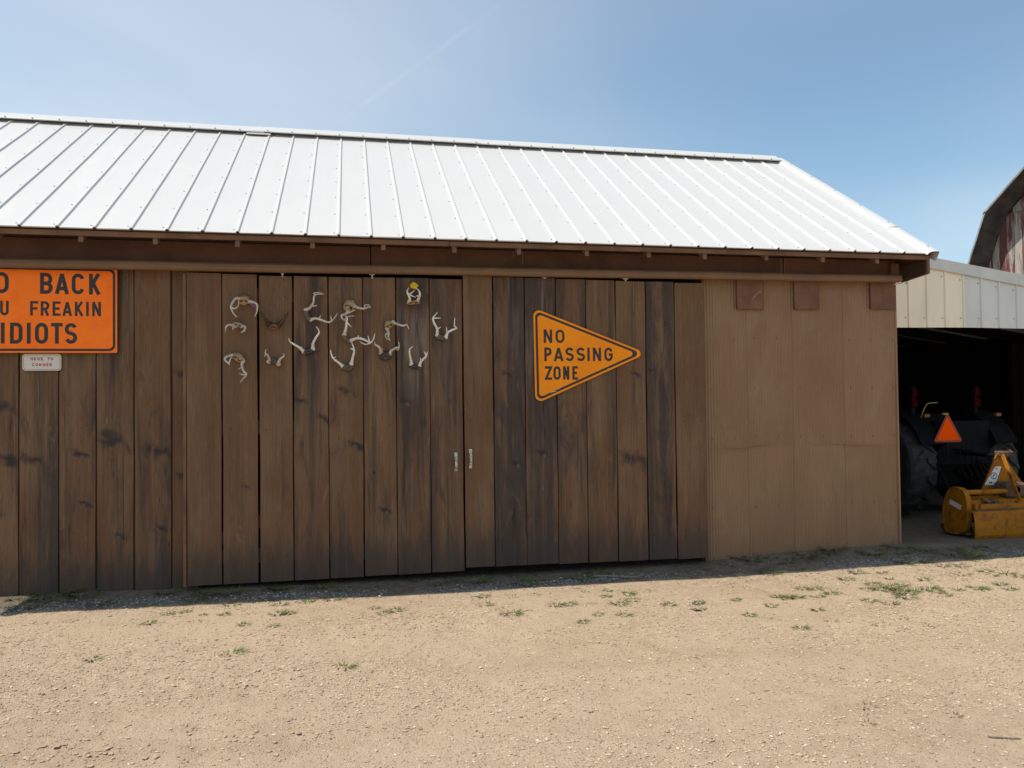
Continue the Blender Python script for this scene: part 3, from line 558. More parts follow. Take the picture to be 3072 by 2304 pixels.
tag(ground, 'pale sandy farmyard soil in front of the barn', None, None, 'structure')

# ------------------------------------------------------------------ the brown shed: shell
EZ = 3.36                       # eave height; the eave line is y = 0
RY, RZ = 3.176, EZ + 2.006      # ridge
XL, XR = -2.03, 9.21          # roof ends
WL, WR = -2.03 + 0.17, 9.06   # wall corners
WY = 0.45                       # face of the front wall
SL = math.hypot(RY, RZ-EZ)
SV = Vector((0, RY, RZ-EZ)).normalized()      # up the slope
SN = Vector((0, -(RZ-EZ), RY)).normalized()   # roof normal
barn = empty('brown_shed', (3.6, 0.45, 0), 'long brown plank farm shed with white metal roof and two sliding doors', 'shed')

def plank(name, x0, x1, z0, z1, yf, th, mat, parent, weather=0.3, ochre=0.0, bleach=0.0, ka=None, kb=None, skew=0.0, lean=0.0):
    """one sawn board: front face at yf, slightly wavy edges, eased arrises. origin at the foot of the board"""
    b = MB(); n = 16; c = 0.004; cx = (x0+x1)/2; w = (x1-x0)/2
    rows = []
    ph = random.random()*10
    cup = random.uniform(-.0025, .0025)
    for i in range(n+1):
        t = i/n; z = z0+(z1-z0)*t
        wl_ = -w+0.0022*math.sin(ph+t*5.1)+0.0014*math.sin(ph*3+t*17)
        wr_ = w+0.0022*math.sin(ph*2+t*4.3)+0.0014*math.sin(ph+t*15)
        zs = skew*(1 if i == n else 0); zb = skew*0.6 if i == 0 else 0
        bow = 0.004*math.sin(ph+t*3.0)
        dx = lean*(t-.5)
        rows.append([(wl_+dx, th, z-zs-zb), (wl_+dx, bow+c, z-zs-zb), (wl_+c+dx, bow, z-zs-zb), (0+dx, bow+cup, z), (wr_-c+dx, bow, z+zs+zb), (wr_+dx, bow+c, z+zs+zb), (wr_+dx, th, z+zs+zb)])
    for r in rows: b.v += [(cx+p[0], yf+p[1], p[2]) for p in r]
    k = 7
    for i in range(n):
        for j in range(k-1):
            b.f.append((i*k+j, i*k+j+1, (i+1)*k+j+1, (i+1)*k+j)); b.m.append(0)
        b.f.append((i*k+k-1, i*k, (i+1)*k, (i+1)*k+k-1)); b.m.append(0)
    b.f.append(tuple(range(k))[::-1]); b.m.append(0)
    b.f.append(tuple(range(n*k, n*k+k))); b.m.append(0)
    for zf in (z0+.25, (z0+z1)/2, z1-.2):
        for sx_ in (-.55, .55):
            if w > .08:
                nx0, nz0 = cx+sx_*w+random.uniform(-.012, .012), zf+random.uniform(-.02, .02)
                b.add([(nx0+.0045*math.cos(a_), yf-.0012-.0032, nz0+.0045*math.sin(a_)) for a_ in [math.pi/3*q for q in range(6)]]+[(nx0+.0045*math.cos(a_), yf+.004, nz0+.0045*math.sin(a_)) for a_ in [math.pi/3*q for q in range(6)]],
                      [tuple(range(6))]+[(q, 6+q, 6+(q+1) % 6, (q+1) % 6) for q in range(6)], 1)
    o = b.build(name, [mat, NAIL], parent, origin=(cx, yf, z0))
    o['weather'] = float(min(1.0, weather*1.12+.04)); o['ochre'] = float(ochre); o['bleach'] = float(bleach)
    o['knot_a'] = [float(q) for q in (ka or (0.5, -2.0, 0.03))]
    o['knot_b'] = [float(q) for q in (kb or (0.5, -2.0, 0.03))]
    return o

# --- fixed wall boards on the left (world x of the joints read off the photograph)
xj = [WL, -1.53, -1.18, -0.83, -0.487, -0.165, 0.171, 0.493, 0.825, 1.158]
wk = {3: (.3, None, None), 4: (.35, (0.05, 1.78, .05), (.02, 1.33, .04)), 5: (.42, (-.02, 1.22, .035), None), 6: (.32, (.04, 1.30, .022), (.05, .85, .02)),
      7: (.40, (0.04, 1.37, .055), (.03, .52, .022)), 8: (.30, (.09, 1.27, .05), (.04, .6, .018))}
for i in range(len(xj)-1):
    wth, ka, kb = wk.get(i, (.3, None, None))
    wth += .10
    plank('wall_plank', xj[i]+.006, xj[i+1]-.006, (-0.06 if i < 5 else 0.0)+random.uniform(-.01, .01), 3.2, WY+random.uniform(0, .004), .025, WOOD, barn, wth, .15, 0, ka, kb)
plank('wall_plank', 1.164, 1.40, 0.0, 3.2, WY+.012, .025, WOOD, barn, .1, 0, 0, (0.02, 1.05, .026), (0.0, 2.02, .035))
# solid backing behind fixed boards, and the rest of the shell
b = MB(); b.box((WL, WY+.03, -.1), (1.33, WY+.06, 3.5)); b.build('wall_backing', INNER, barn)
b = MB(); b.box((6.62, WY+.04, -.1), (WR-.01, WY+.07, 3.5)); b.build('wall_backing', INNER, barn)
YB = 2*RY-WY
def gable(x, name, mat):
    g = MB(); t = 0.03
    prof = [(WY+.03, -.1), (YB, -.1), (YB, EZ+.12), (RY, RZ-.12), (WY+.03, EZ+.12)]
    g.prism(prof, (0, 1, 0), (0, 0, 1), (1, 0, 0), (x, 0, 0), t); return g.build(name, mat, barn)
gable(WL, 'side_wall', TRIMW); gable(WR-.03, 'side_wall', CORR)['lower'] = 1.0
b = MB(); b.box((WL, YB, -.1), (WR, YB+.03, EZ+.15)); b.build('rear_wall', TRIMW, barn)

# --- roof sheets, 0.914 m cover each, three ribs to a sheet
RIB = 0.3048
def roof_sheet(x0, nrib, xend=None):
    b = MB()
    prof = [(-.005, 0.0)]
    xs = []
    for k in range(nrib):
        c = k*RIB+.03
        xs.append(c)
        prof += [(c-.019, 0), (c-.0075, .0165), (c+.0075, .0165), (c+.019, 0)]
    w = nrib*RIB if xend is None else xend
    prof += [(w+.02, .0)]
    org = Vector((x0, 0, EZ))
    lift = 0.004
    P = lambda x, h, s: org + Vector((x, 0, 0)) + SN*(h+lift) + SV*s
    N = len(prof); st = 10
    for i in range(st+1):
        s_ = SL*i/st - (0.0 if i else random.uniform(-.004, .006))
        b.v += [tuple(P(x, h+(0.0015*math.sin(x*9+i*1.7+x0*3)), s_)) for x, h in prof]
    for i in range(st):
        for j in range(N-1):
            b.f.append((i*N+j, i*N+j+1, (i+1)*N+j+1, (i+1)*N+j)); b.m.append(0)
    # folded lower lip
    n0 = len(b.v)
    b.v += [tuple(P(x, h-.012, .004)) for x, h in prof]
    for j in range(N-1): b.f.append((j+1, j, n0+j, n0+j+1)); b.m.append(0)
    for c in xs:
        for r_, s_ in enumerate((.06, .60, 1.14, 1.68, 2.22, 2.76, 3.30)):
            for sd in ((-1,) if (r_ % 2 == 0) else (-1,)):
                q = P(c+sd*.042+random.uniform(-.004, .004), 0.0, s_+random.uniform(-.006, .006))
                ring = [q+Vector((1, 0, 0))*(.0068*math.cos(a))+SV*(.0068*math.sin(a)) for a in [math.pi/3*i for i in range(6)]]
                top = [p+SN*.006 for p in ring]
                b.add(ring+top, [(0,1,2,3,4,5), (6,7,8,9,10,11)]+[(i, (i+1) % 6, 6+(i+1) % 6, 6+i) for i in range(6)], 1)
    return b.build('roof_sheet', [ROOF, SCREW], barn, origin=(x0, 0, EZ))
x = -.03 - RIB*math.floor((-.03-XL)/RIB)
lead = x-XL
b0 = x
roof_sheet(XL, 1, lead) if lead > .08 else None
while x < XR-.05:
    n = min(3, int(round((XR-.02-x)/RIB)))
    if n < 1: break
    roof_sheet(x, n); x += n*RIB
# rear slope, one sheet (never in view)
b = MB(); b.add([(XL, RY, RZ), (XR, RY, RZ), (XR, 2*RY, EZ), (XL, 2*RY, EZ)], [(0, 1, 2, 3)]); b.build('rear_roof', ROOF, barn)
# deck under the sheets
b = MB()
for (y0, z0, y1, z1) in ((.03, EZ+.03*.6316, RY, RZ), (2*RY-.03, EZ+.019, RY, RZ)):
    b.add([(XL+.02, y0, z0-.012), (XR-.02, y0, z0-.012), (XR-.02, y1, z1-.012), (XL+.02, y1, z1-.012), (XL+.02, y0, z0-.036), (XR-.02, y0, z0-.036), (XR-.02, y1, z1-.036), (XL+.02, y1, z1-.036)],
          [(0,1,2,3),(7,6,5,4),(0,4,5,1),(1,5,6,2),(3,2,6,7),(0,3,7,4)])
b.build('roof_deck', DECKW, barn)
# ridge cap: folded strips in three lengths, laps visible
def ridge_cap(xa, xb, lift):
    b = MB()
    t = .03+lift
    pr = [(-.19, -.105), (-.185, -.112), (-.165, -.088), (0, .018), (.165, -.088), (.19, -.112)]
    pr = [(RY+u, RZ+.052+lift+v) for u, v in pr]
    low = [(p[0], p[1]-.003) for p in pr]
    n = len(pr)
    A = [(xa, *p) for p in pr]+[(xa, *p) for p in low]; B = [(xb, *p) for p in pr]+[(xb, *p) for p in low]
    fs = []
    for j in range(n-1):
        fs += [(j, j+1, 2*n+j+1, 2*n+j), (n+j+1, n+j, 3*n+j, 3*n+j+1)]
        fs += [(j, n+j, n+j+1, j+1), (2*n+j, 2*n+j+1, 3*n+j+1, 3*n+j)]
    fs += [(0, 2*n, 3*n, n), (n-1, 2*n-1, 4*n-1, 3*n-1)]
    b.add(A+B, fs)
    k = xa+.15
    while k < xb-.05:
        q = Vector((k, RY-.172, RZ+.052+lift-.088))
        b.obox(q+SN*.004, (1, 0, 0), SV, SN, (.014, .014, .010), 1); k += RIB
    return b.build('ridge_cap', [ROOF, SCREW], barn)
ridge_cap(XL-.01, 1.72, 0.0); ridge_cap(1.66, 4.62, .005); ridge_cap(4.57, XR-.06, 0.0)
b = MB(); b.obox((1.69, RY-.10, RZ-.005), (1, 0, 0), SV, SN, (.16, .22, .028), 0, .006); b.obox((1.70, RY-.195, RZ-.085), (1, 0, 0), SV, SN, (.30, .05, .012), 0, .004); b.build('ridge_cap_splice', ROOF, barn)
# rake trim along the right verge, two overlapping lengths with a rounded roll
def rake_trim(s0, s1, lift, xe, sgn=1):
    b = MB(); n = 8
    pr = [(-.140, -.012), (-.122, .012), (-.105, .024), (-.075, .030), (-.055, .033), (-.012, .033), (0, .028), (.004, .016), (.004, -.075), (-.010, -.082)]
    P = lambda u, h, s_: Vector((xe+u*sgn, 0, EZ))+SN*(h+lift+.012)+SV*s_
    A = [P(u, h, s0) for u, h in pr]+[P(u*.985, h-.003, s0) for u, h in pr]
    B = [P(u, h, s1) for u, h in pr]+[P(u*.985, h-.003, s1) for u, h in pr]
    n = len(pr); fs = []
    for j in range(n-1): fs += [(j, j+1, 2*n+j+1, 2*n+j), (n+j+1, n+j, 3*n+j, 3*n+j+1), (j, n+j, n+j+1, j+1)]
    b.add(A+B, fs)
    k = s0+.15
    while k < s1:
        b.obox(P(-.045, .036, k), (1, 0, 0), SV, SN, (.016, .016, .008), 1); k += .62
    return b.build('rake_trim', [ROOF, SCREW], barn)
rake_trim(-.035, .80, 0.0, XR+.03); rake_trim(.74, SL-.03, .006, XR+.03)
rake_trim(-.035, SL-.03, 0.0, XL-.03, -1)
# fascia strip under the eave, in lengths
fx = [XL+.02, 3.80, 6.75, XR-.02]
for a, c in zip(fx, fx[1:]):
    b = MB(); b.box((a+.002, .030, EZ-.062), (c-.002, .052, EZ-.004), 0, .003); b.build('fascia_board', TRIMW, barn)
# rafter tails
for rx in [-1.55, -0.87, -0.2, 0.48, 1.105, 1.82, 2.50, 3.165, 3.855, 4.505, 5.21, 5.877, 6.50, 7.207, 7.878, 8.54]:
    b = MB(); dz = random.uniform(-.006, .006)
    b.prism([(.054, EZ-.118+dz), (.054, EZ-.014), (.80, EZ+.457), (.80, EZ+.34+dz)], (0, 1, 0), (0, 0, 1), (1, 0, 0), (rx-.02, 0, 0), .04)
    b.build('rafter_tail', RAFTW, barn)
# header board above the track, in three lengths, and the blocking over it
for a, c in ((WL, 3.05), (3.055, 7.62), (7.625, WR-.005)):
    b = MB(); b.box((a+.002, WY-.035, 3.10), (c-.002, WY-.004, EZ-.012+random.uniform(-.004, .004)), 0, .003); b.build('header_board', HEADW, barn)
for a, c in ((WL, 3.05), (3.055, 7.62), (7.625, WR-.005)):
    b = MB(); b.box((a, WY+.004, EZ-.05), (c-.002, WY+.028, EZ+.26)); b.build('frieze_board', DECKW, barn)
# pale paint drips on the header
DRIP = plain('pale_paint_drip', (0.34, 0.22, 0.13), 0.7)
for dxp, zt, zb in ((7.585, EZ-.02, 3.15), (7.628, EZ-.02, 3.16), (4.62, EZ-.03, 3.2), (4.52, EZ-.015, 3.26)):
    b = MB()
    for i in range(9):
        t = i/9; zz = zt+(zb-zt)*t
        b.box((dxp-.0022+.002*math.sin(i*2.1), WY-.0385, zz-(zt-zb)/10), (dxp+.0022+.002*math.sin(i*2.1), WY-.0358, zz))
    b.build('paint_drip', DRIP, barn)
# the steel door track (box section with an open slot and rolled lower lips)
def zt_(x): return 3.040+.0047*x
b = MB()
pr = [(.300, .000), (.288, .004), (.276, .018), (.272, .040), (.276, .066), (.290, .084), (.318, .090), (.345, .084), (.357, .066), (.360, .040), (.356, .018), (.345, .004), (.333, .0), (.333, .006), (.350, .020), (.352, .07), (.318, .083), (.282, .07), (.281, .02), (.300, .006)]
n = len(pr); xs = [WL+.05+(9.02-WL-.05)*i/24 for i in range(25)]
for xx in xs: b.v += [(xx, y, zt_(xx)+z+.002*math.sin(xx*2.2)) for y, z in pr]
for i in range(24):
    for j in range(n): b.f.append((i*n+j, (i+1)*n+j, (i+1)*n+(j+1) % n, i*n+(j+1) % n)); b.m.append(0)
b.f += [tuple(range(n)), tuple(range(24*n, 25*n))[::-1]]; b.m += [0, 0]
b.build('door_track', TRACKM, barn, smooth=False)
for xx in [-1.2, -.3, .6, 1.5, 2.4, 3.35, 4.25, 5.2, 6.1, 7.0, 7.9, 8.75]:
    b = MB(); b.box((xx-.022, .33, zt_(xx)+.086), (xx+.022, WY-.036, zt_(xx)+.098), 0, .002); b.build('track_bracket', HEADW, barn)
b = MB(); b.box((8.955, WY-.075, 3.10), (9.065, WY-.037, 3.315), 0, .004); b.build('track_end_block', TRIMW, barn)
# boxed eave return at the right corner
b = MB(); b.prism([(.034, 3.145), (.034, EZ-.005), (.62, EZ+.355), (.62, 3.37), (.46, 3.11)], (0, 1, 0), (0, 0, 1), (1, 0, 0), (9.155, 0, 0), .030); b.build('eave_return', TRIMW, barn)
b = MB(); b.prism([(.62, EZ+.20), (.62, EZ+.355), (RY, RZ-.05), (RY, RZ-.22)], (0, 1, 0), (0, 0, 1), (1, 0, 0), (9.155, 0, 0), .030); b.build('barge_board', TRIMW, barn)
b = MB(); b.add([(9.065, .44, 3.112), (9.154, .06, 3.150), (9.154, .45, 3.122)], [(0, 1, 2), (2, 1, 0)]); b.add([(9.065, .44, 3.112), (9.154, .06, 3.150), (9.154, .06, 3.30), (9.065, .44, 3.30)], [(0, 1, 2, 3), (3, 2, 1, 0)]); b.build('eave_return_lining', DECKW, barn)
# small hook at the corner
b = MB(); b.tube([(9.00, .405, 3.075), (9.09, .39, 3.085), (9.13, .385, 3.105), (9.165, .38, 3.10), (9.165, .38, 3.085), (9.14, .38, 3.08)], .006, 6); b.build('corner_hook', RUSTY, barn)

# --- corrugated siding on the right: four sheets in two rows
PITCH_C = .0345
def corr_sheet(x0, x1, z0, z1, yoff, lower, mat=CORR, par=barn, amp=.0042, pitch=PITCH_C, wave=0.0):
    b = MB(); per = 8; nn = int((x1-x0)/pitch*per); zs = [z0, z0+(z1-z0)*.33, z0+(z1-z0)*.66, z1]
    for zi, z in enumerate(zs):
        for i in range(nn+1):
            xx = x0+(x1-x0)*i/nn
            y = WY+.012+yoff+amp*math.cos(2*math.pi*xx/pitch)+.004*math.sin(xx*5+zi*1.3)
            dz = (.004*math.sin(xx*7)+random.uniform(-.0015, .0015)) if zi == 0 else 0
            b.v.append((xx, y, z+dz))
    for r in range(len(zs)-1):
        for i in range(nn): b.f.append((r*(nn+1)+i, r*(nn+1)+i+1, (r+1)*(nn+1)+i+1, (r+1)*(nn+1)+i)); b.m.append(0)
    for k in range(int((z1-z0)/.55)):
        for q in range(int((x1-x0)/.3)+1):
            xx = x0+.08+q*.28; zz = z0+.1+k*.55
            if xx < x1-.03: b.box((xx-.004, WY+.003+yoff, zz-.004), (xx+.004, WY+.012+yoff, zz+.004), 1)
    o = b.build('corrugated_sheet', [mat, NAIL], par, smooth=True, origin=((x0+x1)/2, WY, z0)); o['lower'] = lower; return o
cx_ = [6.66, 7.21, 7.765, 8.40, 9.062]
for i in range(4):
    a, c = cx_[i]-(.03 if i else 0), cx_[i+1]
    corr_sheet(a, c, -.08, 1.27, .008-.0022*i, 1.0)
    corr_sheet(a, c, 1.235+(-.006, .012, .006, -.004)[i], 3.12, -.002-.0022*i, 40.0)
b = MB(); b.box((6.632, WY-.012, -.05), (6.668, WY+.012, 3.12), 0, .003); b.build('corner_trim', BLOCKW, barn)
b = MB(); b.box((9.045, WY-.004, -.06), (9.07, WY+.05, 3.11), 0, .003); b.build('corner_trim', CORR, barn)['lower'] = 1.0
for a, c, zb in ((7.045, 7.365, 2.765), (7.745, 8.055, 2.772), (8.71, 9.040, 2.786)):
    b = MB(); b.box((a, WY-.038, zb), (c, WY-.006, 3.115), 0, .004); b.build('wooden_block', BLOCKW, barn)
b = MB()   # pale gouge in the first block
for i, (gx_, gz_) in enumerate(((7.235, 2.885), (7.255, 2.91), (7.275, 2.932), (7.30, 2.95), (7.325, 2.962))):
    b.obox((gx_, WY-.0385, gz_), (1, 0, .75), (0, 1, 0), (-.75, 0, 1), (.036, .003, .014 if i < 5 else .007))
b.build('gouge', plain('bare_wood_gouge', (0.33, 0.185, 0.09), 0.8), barn)

# --- sliding doors
def sliding_door(xs, zlo, zhi, yf, spec, batten):
    x0, x1 = xs[0], xs[-1]
    f = MB()
    for zz in (zlo+.25, (zlo+zhi)/2, zhi-.2): f.box((x0+.02, yf+.028, zz-.07), (x1-.02, yf+.06, zz+.07), 0, .003)
    f.beam((x0+.1, yf+.045, zlo+.34), (x1-.1, yf+.045, (zlo+zhi)/2-.09), .12, .03, (0, -1, 0), 0, .003)
    f.box((x0+.06, yf+.062, zlo+.05), (x0+.2, yf+.075, zhi-.05)); f.box((x1-.2, yf+.062, zlo+.05), (x1-.06, yf+.075, zhi-.05))
    d = f.build('sliding_door', INNER, barn, origin=((x0+x1)/2, yf, zlo))
    for i in range(len(xs)-1):
        g = spec['gap'][i]; g2 = spec['gap'][i+1]
        w_, oc, bl, ka, kb, dz0, dz1 = spec['p'][i]
        plank('plank', xs[i]+g/2, xs[i+1]-g2/2, zlo+spec['slope']*(xs[i]-x0)+dz0, zhi+dz1, yf+random.uniform(0, .004), .026, WOOD, d, w_, oc, bl, ka, kb, skew=random.uniform(-.002, .002))
    return d
yd = .360
left_door = sliding_door([1.313, 1.634, 1.97, 2.296, 2.633, 2.968, 3.296, 3.632, 3.972], .053, 3.034, yd, dict(slope=.001, gap=[.0, .013, .022, .014, .009, .009, .010, .008, .012], p=[
    (.14, .6, 0, None, None, 0, .004), (.16, .1, 0, (.07, .9, .018), None, .0, -.002), (.24, .2, 0, None, None, .0, -.012), (.50, .2, 0, (-.08, 1.72, .022), (.10, 1.55, .026), 0, -.010),
    (.42, .2, 0, (.03, 1.80, .03), (.08, 1.28, .026), 0, -.012), (.40, .2, 0, (.06, .62, .018), None, .003, -.006), (.55, .2, 1.0, (-.06, 1.70, .026), None, .0, -.004), (.46, 1.0, .15, None, None, .002, -.010)]), True)
b = MB(); b.box((1.281, yd-.004, .045), (1.309, yd+.06, 3.03), 0, .003); b.build('edge_batten', TRIMW, left_door)
right_door = sliding_door([3.980, 4.284, 4.618, 4.954, 5.278, 5.607, 5.945, 6.273, 6.628], .090, 3.055, yd-.012, dict(slope=-.013, gap=[.0, .012, .006, .008, .010, .011, .013, .013, .006], p=[
    (.22, .0, .2, None, None, 0, .006), (.76, .1, .5, (.08, 1.02, .022), (-.04, 1.95, .02), .0, .002), (.64, .1, .6, (.03, 1.12, .02), None, .004, -.002), (.56, .1, .3, None, None, .0, -.006),
    (.50, .7, 0, None, None, .0, -.010), (.30, .1, 0, (.055, 1.005, .058), (.035, 1.96, .020), .0, -.016), (.68, .3, 0, (-.09, 2.0, .012), None, .004, -.014), (.22, .1, 0, None, None, .0, -.022)]), False)
def pull(z1, z0, x, yf, par):
    b = MB()
    b.box((x-.016, yf-.006, z1-.045), (x+.016, yf-.001, z1), 0, .001); b.box((x-.014, yf-.006, z0), (x+.014, yf-.001, z0+.038), 0, .001)
    pts = [(x, yf-.004, z1-.04), (x, yf-.030, z1-.052), (x, yf-.034, z1-.075), (x, yf-.034, z0+.065), (x, yf-.030, z0+.045), (x, yf-.004, z0+.034)]
    for a, c in zip(pts, pts[1:]): b.beam(a, c, .024, .005, (0, -1, 0), 0, .001)
    for zz in (z1-.02, z0+.018): b.tube([(x, yf-.009, zz), (x, yf-.002, zz)], .006, 6, 1)
    return b.build('door_handle', [RUSTY, SCREW], par)
pull(1.261, 1.069, 3.888, yd, left_door); pull(1.291, 1.095, 4.037, yd-.012, right_door)
for i, (rx, ry, rz) in enumerate(ROLLERS):
    b = MB()
    b.box((rx-.03, yd-.012, rz-.012), (rx+.03, yd+.02, rz+.004), 0, .002)
    b.tube([(rx, yd, rz-.05), (rx, yd, rz+.03)], .007, 6); b.box((rx-.012, yd-.01, rz-.025), (rx+.012, yd+.01, rz-.016), 0, .001)
    b.build('door_hanger', GALV, left_door if i < 2 else right_door)

# ------------------------------------------------------------------ signs
def arc(cx, cy, rx, ry, a0, a1, n=10):
    return [(cx+rx*math.cos(math.radians(a0+(a1-a0)*i/n)), cy+ry*math.sin(math.radians(a0+(a1-a0)*i/n))) for i in range(n+1)]
def glyph(ch, w, h, s):
    """centre-line strokes of a highway-style capital in a w x h box, stroke s. returns (polyline, closed)"""
    a, b_, c, d = s/2, w-s/2, s/2, h-s/2
    mx, my = w/2, h/2
    r = (b_-a)/2; ry = min(r*1.15, (d-c)*.36)
    if ch == 'I': return [([(mx, 0), (mx, h)], 0)]
    if ch == 'O': return [(arc(mx, d-ry, r, ry, 0, 180)+arc(mx, c+ry, r, ry, 180, 360), 1)]
    if ch == 'C': return [(arc(mx, d-ry, r, ry, 15, 180)+arc(mx, c+ry, r, ry, 180, 345), 0)]
    if ch == 'G': return [(arc(mx, d-ry, r, ry, 15, 180)+arc(mx, c+ry, r, ry, 180, 360)+[(b_, my-s*.1)], 0), ([(b_+s/2, my-s*.1), (mx+s*.1, my-s*.1)], 0)]
    if ch == 'U': return [([(a, h)]+arc(mx, c+ry, r, ry, 180, 360)+[(b_, h)], 0)]
    if ch == 'D': return [([(a, 0), (a, h)], 0), ([(a, d), (mx, d)]+arc(mx, d-ry, b_-mx, ry, 90, 0)+arc(mx, c+ry, b_-mx, ry, 0, -90)+[(mx, c), (a, c)], 0)]
    if ch == 'B':
        q = (d-my)/2; q2 = (my-c)/2
        return [([(a, 0), (a, h)], 0), ([(a, d), (mx, d)]+arc(mx, d-q, b_-mx-s*.1, q, 90, -90)+[(mx, my), (a, my)], 0), ([(mx, my)]+arc(mx, c+q2, b_-mx, q2, 90, -90)+[(mx, c), (a, c)], 0)]
    if ch in 'PR':
        mid = my-s*.15; q = (d-mid)/2
        o = [([(a, 0), (a, h)], 0), ([(a, d), (mx, d)]+arc(mx, d-q, b_-mx, q, 90, -90)+[(mx, mid), (a, mid)], 0)]
        if ch == 'R': o.append(([(mx, mid), (b_, 0)], 0))
        return o
    if ch == 'A': return [([(a, 0), (mx, h-s*.2)], 0), ([(b_, 0), (mx, h-s*.2)], 0), ([(a+s*.5, h*.27), (b_-s*.5, h*.27)], 0)]
    if ch == 'K': return [([(a, 0), (a, h)], 0), ([(b_-s*.1, h), (a, h*.38)], 0), ([(a+(b_-a)*.30, h*.52), (b_, 0)], 0)]
    if ch == 'Y': return [([(a, h), (mx, h*.42), (mx, 0)], 0), ([(b_, h), (mx, h*.42)], 0)]
    if ch in 'FE':
        o = [([(a, 0), (a, h)], 0), ([(a, d), (w, d)], 0), ([(a, my), (w-s*.35, my)], 0)]
        if ch == 'E': o.append(([(a, c), (w, c)], 0))
        return o
    if ch == 'N': return [([(a, 0), (a, h)], 0), ([(b_, 0), (b_, h)], 0), ([(a, h-s*.1), (b_, s*.1)], 0)]
    if ch == 'H': return [([(a, 0), (a, h)], 0), ([(b_, 0), (b_, h)], 0), ([(a, my), (b_, my)], 0)]
    if ch == 'T': return [([(mx, 0), (mx, h)], 0), ([(0, d), (w, d)], 0)]
    if ch == 'Z': return [([(0, d), (b_, d), (a, c), (w, c)], 0)]
    if ch == 'S':
        q = (d-my)/2; q2 = (my-c)/2
        return [(arc(mx, d-q, r, q, 20, 180, 8)+arc(mx, d-q, r, q, 180, 235, 4)+arc(mx, c+q2, r, q2, 55, 0, 4)+arc(mx, c+q2, r, q2, 0, -160, 8), 0)]
    return []
def ribbon(b, pts, s, closed, P, mi=0):
    pts = [p for i, p in enumerate(pts) if i == 0 or math.dist(p, pts[i-1]) > 1e-6]
    if closed and math.dist(pts[0], pts[-1]) < 1e-6: pts = pts[:-1]
    n = len(pts); L = []; R = []
    for i in range(n):
        p = Vector(pts[i])
        pa = Vector(pts[i-1]) if (i or closed) else None
        pb = Vector(pts[(i+1) % n]) if (i < n-1 or closed) else None
        d1 = (p-pa).normalized() if pa is not None and (p-pa).length > 1e-7 else None
        d2 = (pb-p).normalized() if pb is not None and (pb-p).length > 1e-7 else None
        d1 = d1 or d2; d2 = d2 or d1
        n1 = Vector((-d1.y, d1.x)); n2 = Vector((-d2.y, d2.x)); mm = (n1+n2)
        mm = mm.normalized() if mm.length > 1e-6 else n1
        k = s/2/max(.35, mm.dot(n1))
        L.append(p+mm*k); R.append(p-mm*k)
    vs = [P(*q) for q in L]+[P(*q) for q in R]
    m_ = n if closed else n-1
    b.add(vs, [(i, (i+1) % n, n+(i+1) % n, n+i) for i in range(m_)], mi)
def lettering(lines, y, stroke, mat, par):
    for letters, z0, z1 in lines:
        h = z1-z0
        for ch, xa, xb in letters:
            b = MB()
            for j, (pl, cl) in enumerate(glyph(ch, xb-xa, h, stroke*h)):
                yy = y-.0008-j*.0003
                ribbon(b, pl, stroke*h, cl, lambda u, v: (xa+u, yy, z0+v))
            b.build('letter', mat, par)
def rounded(pts, r, n=7):
    """round the corners of a convex polygon (counter-clockwise); r per corner"""
    out = []; N = len(pts)
    for i in range(N):
        p = Vector(pts[i]); a = (Vector(pts[i-1])-p).normalized(); c = (Vector(pts[(i+1) % N])-p).normalized()
        rr = r[i] if isinstance(r, (list, tuple)) else r
        ang = a.angle(c); t = rr/math.tan(ang/2); ctr = p+(a+c).normalized()*(rr/math.sin(ang/2))
        s0 = p+a*t-ctr; s1 = p+c*t-ctr
        a0 = math.atan2(s0.y, s0.x); a1 = math.atan2(s1.y, s1.x)
        while a1 < a0: a1 += 2*math.pi
        for k in range(n+1):
            q = a0+(a1-a0)*k/n; out.append((ctr.x+rr*math.cos(q), ctr.y+rr*math.sin(q)))
    return out
def inset(pts, d):
    out = []; N = len(pts)
    for i in range(N):
        p = Vector(pts[i]); e1 = (p-Vector(pts[i-1])).normalized(); e2 = (Vector(pts[(i+1) % N])-p).normalized()
        n1 = Vector((-e1.y, e1.x)); n2 = Vector((-e2.y, e2.x)); mm = (n1+n2).normalized()
        out.append(tuple(p+mm*(d/mm.dot(n1))))
    return out
def ring(b, outer, inner, P, mi=0):
    n = len(outer); b.add([P(*q) for q in outer]+[P(*q) for q in inner], [(i, (i+1) % n, n+(i+1) % n, n+i) for i in range(n)], mi)
def sign_plate(name, poly, y, th, mat, par):
    b = MB(); n = len(poly)
    b.add([(u, y, v) for u, v in poly]+[(u, y+th, v) for u, v in poly], [tuple(range(n))], 0)
    b.f += [tuple(range(n, 2*n))[::-1]]+[(i, n+i, n+(i+1) % n, (i+1) % n) for i in range(n)]; b.m += [1]*(n+1)
    return b.build(name, [mat, ALU], par)
def bolts(pts, y, par, r=.007, mat=None):
    for (u, v) in pts:
        b = MB(); b.tube([(u, y-.005, v), (u, y+.004, v)], r, 8); b.build('bolt', mat or SCREW, par)

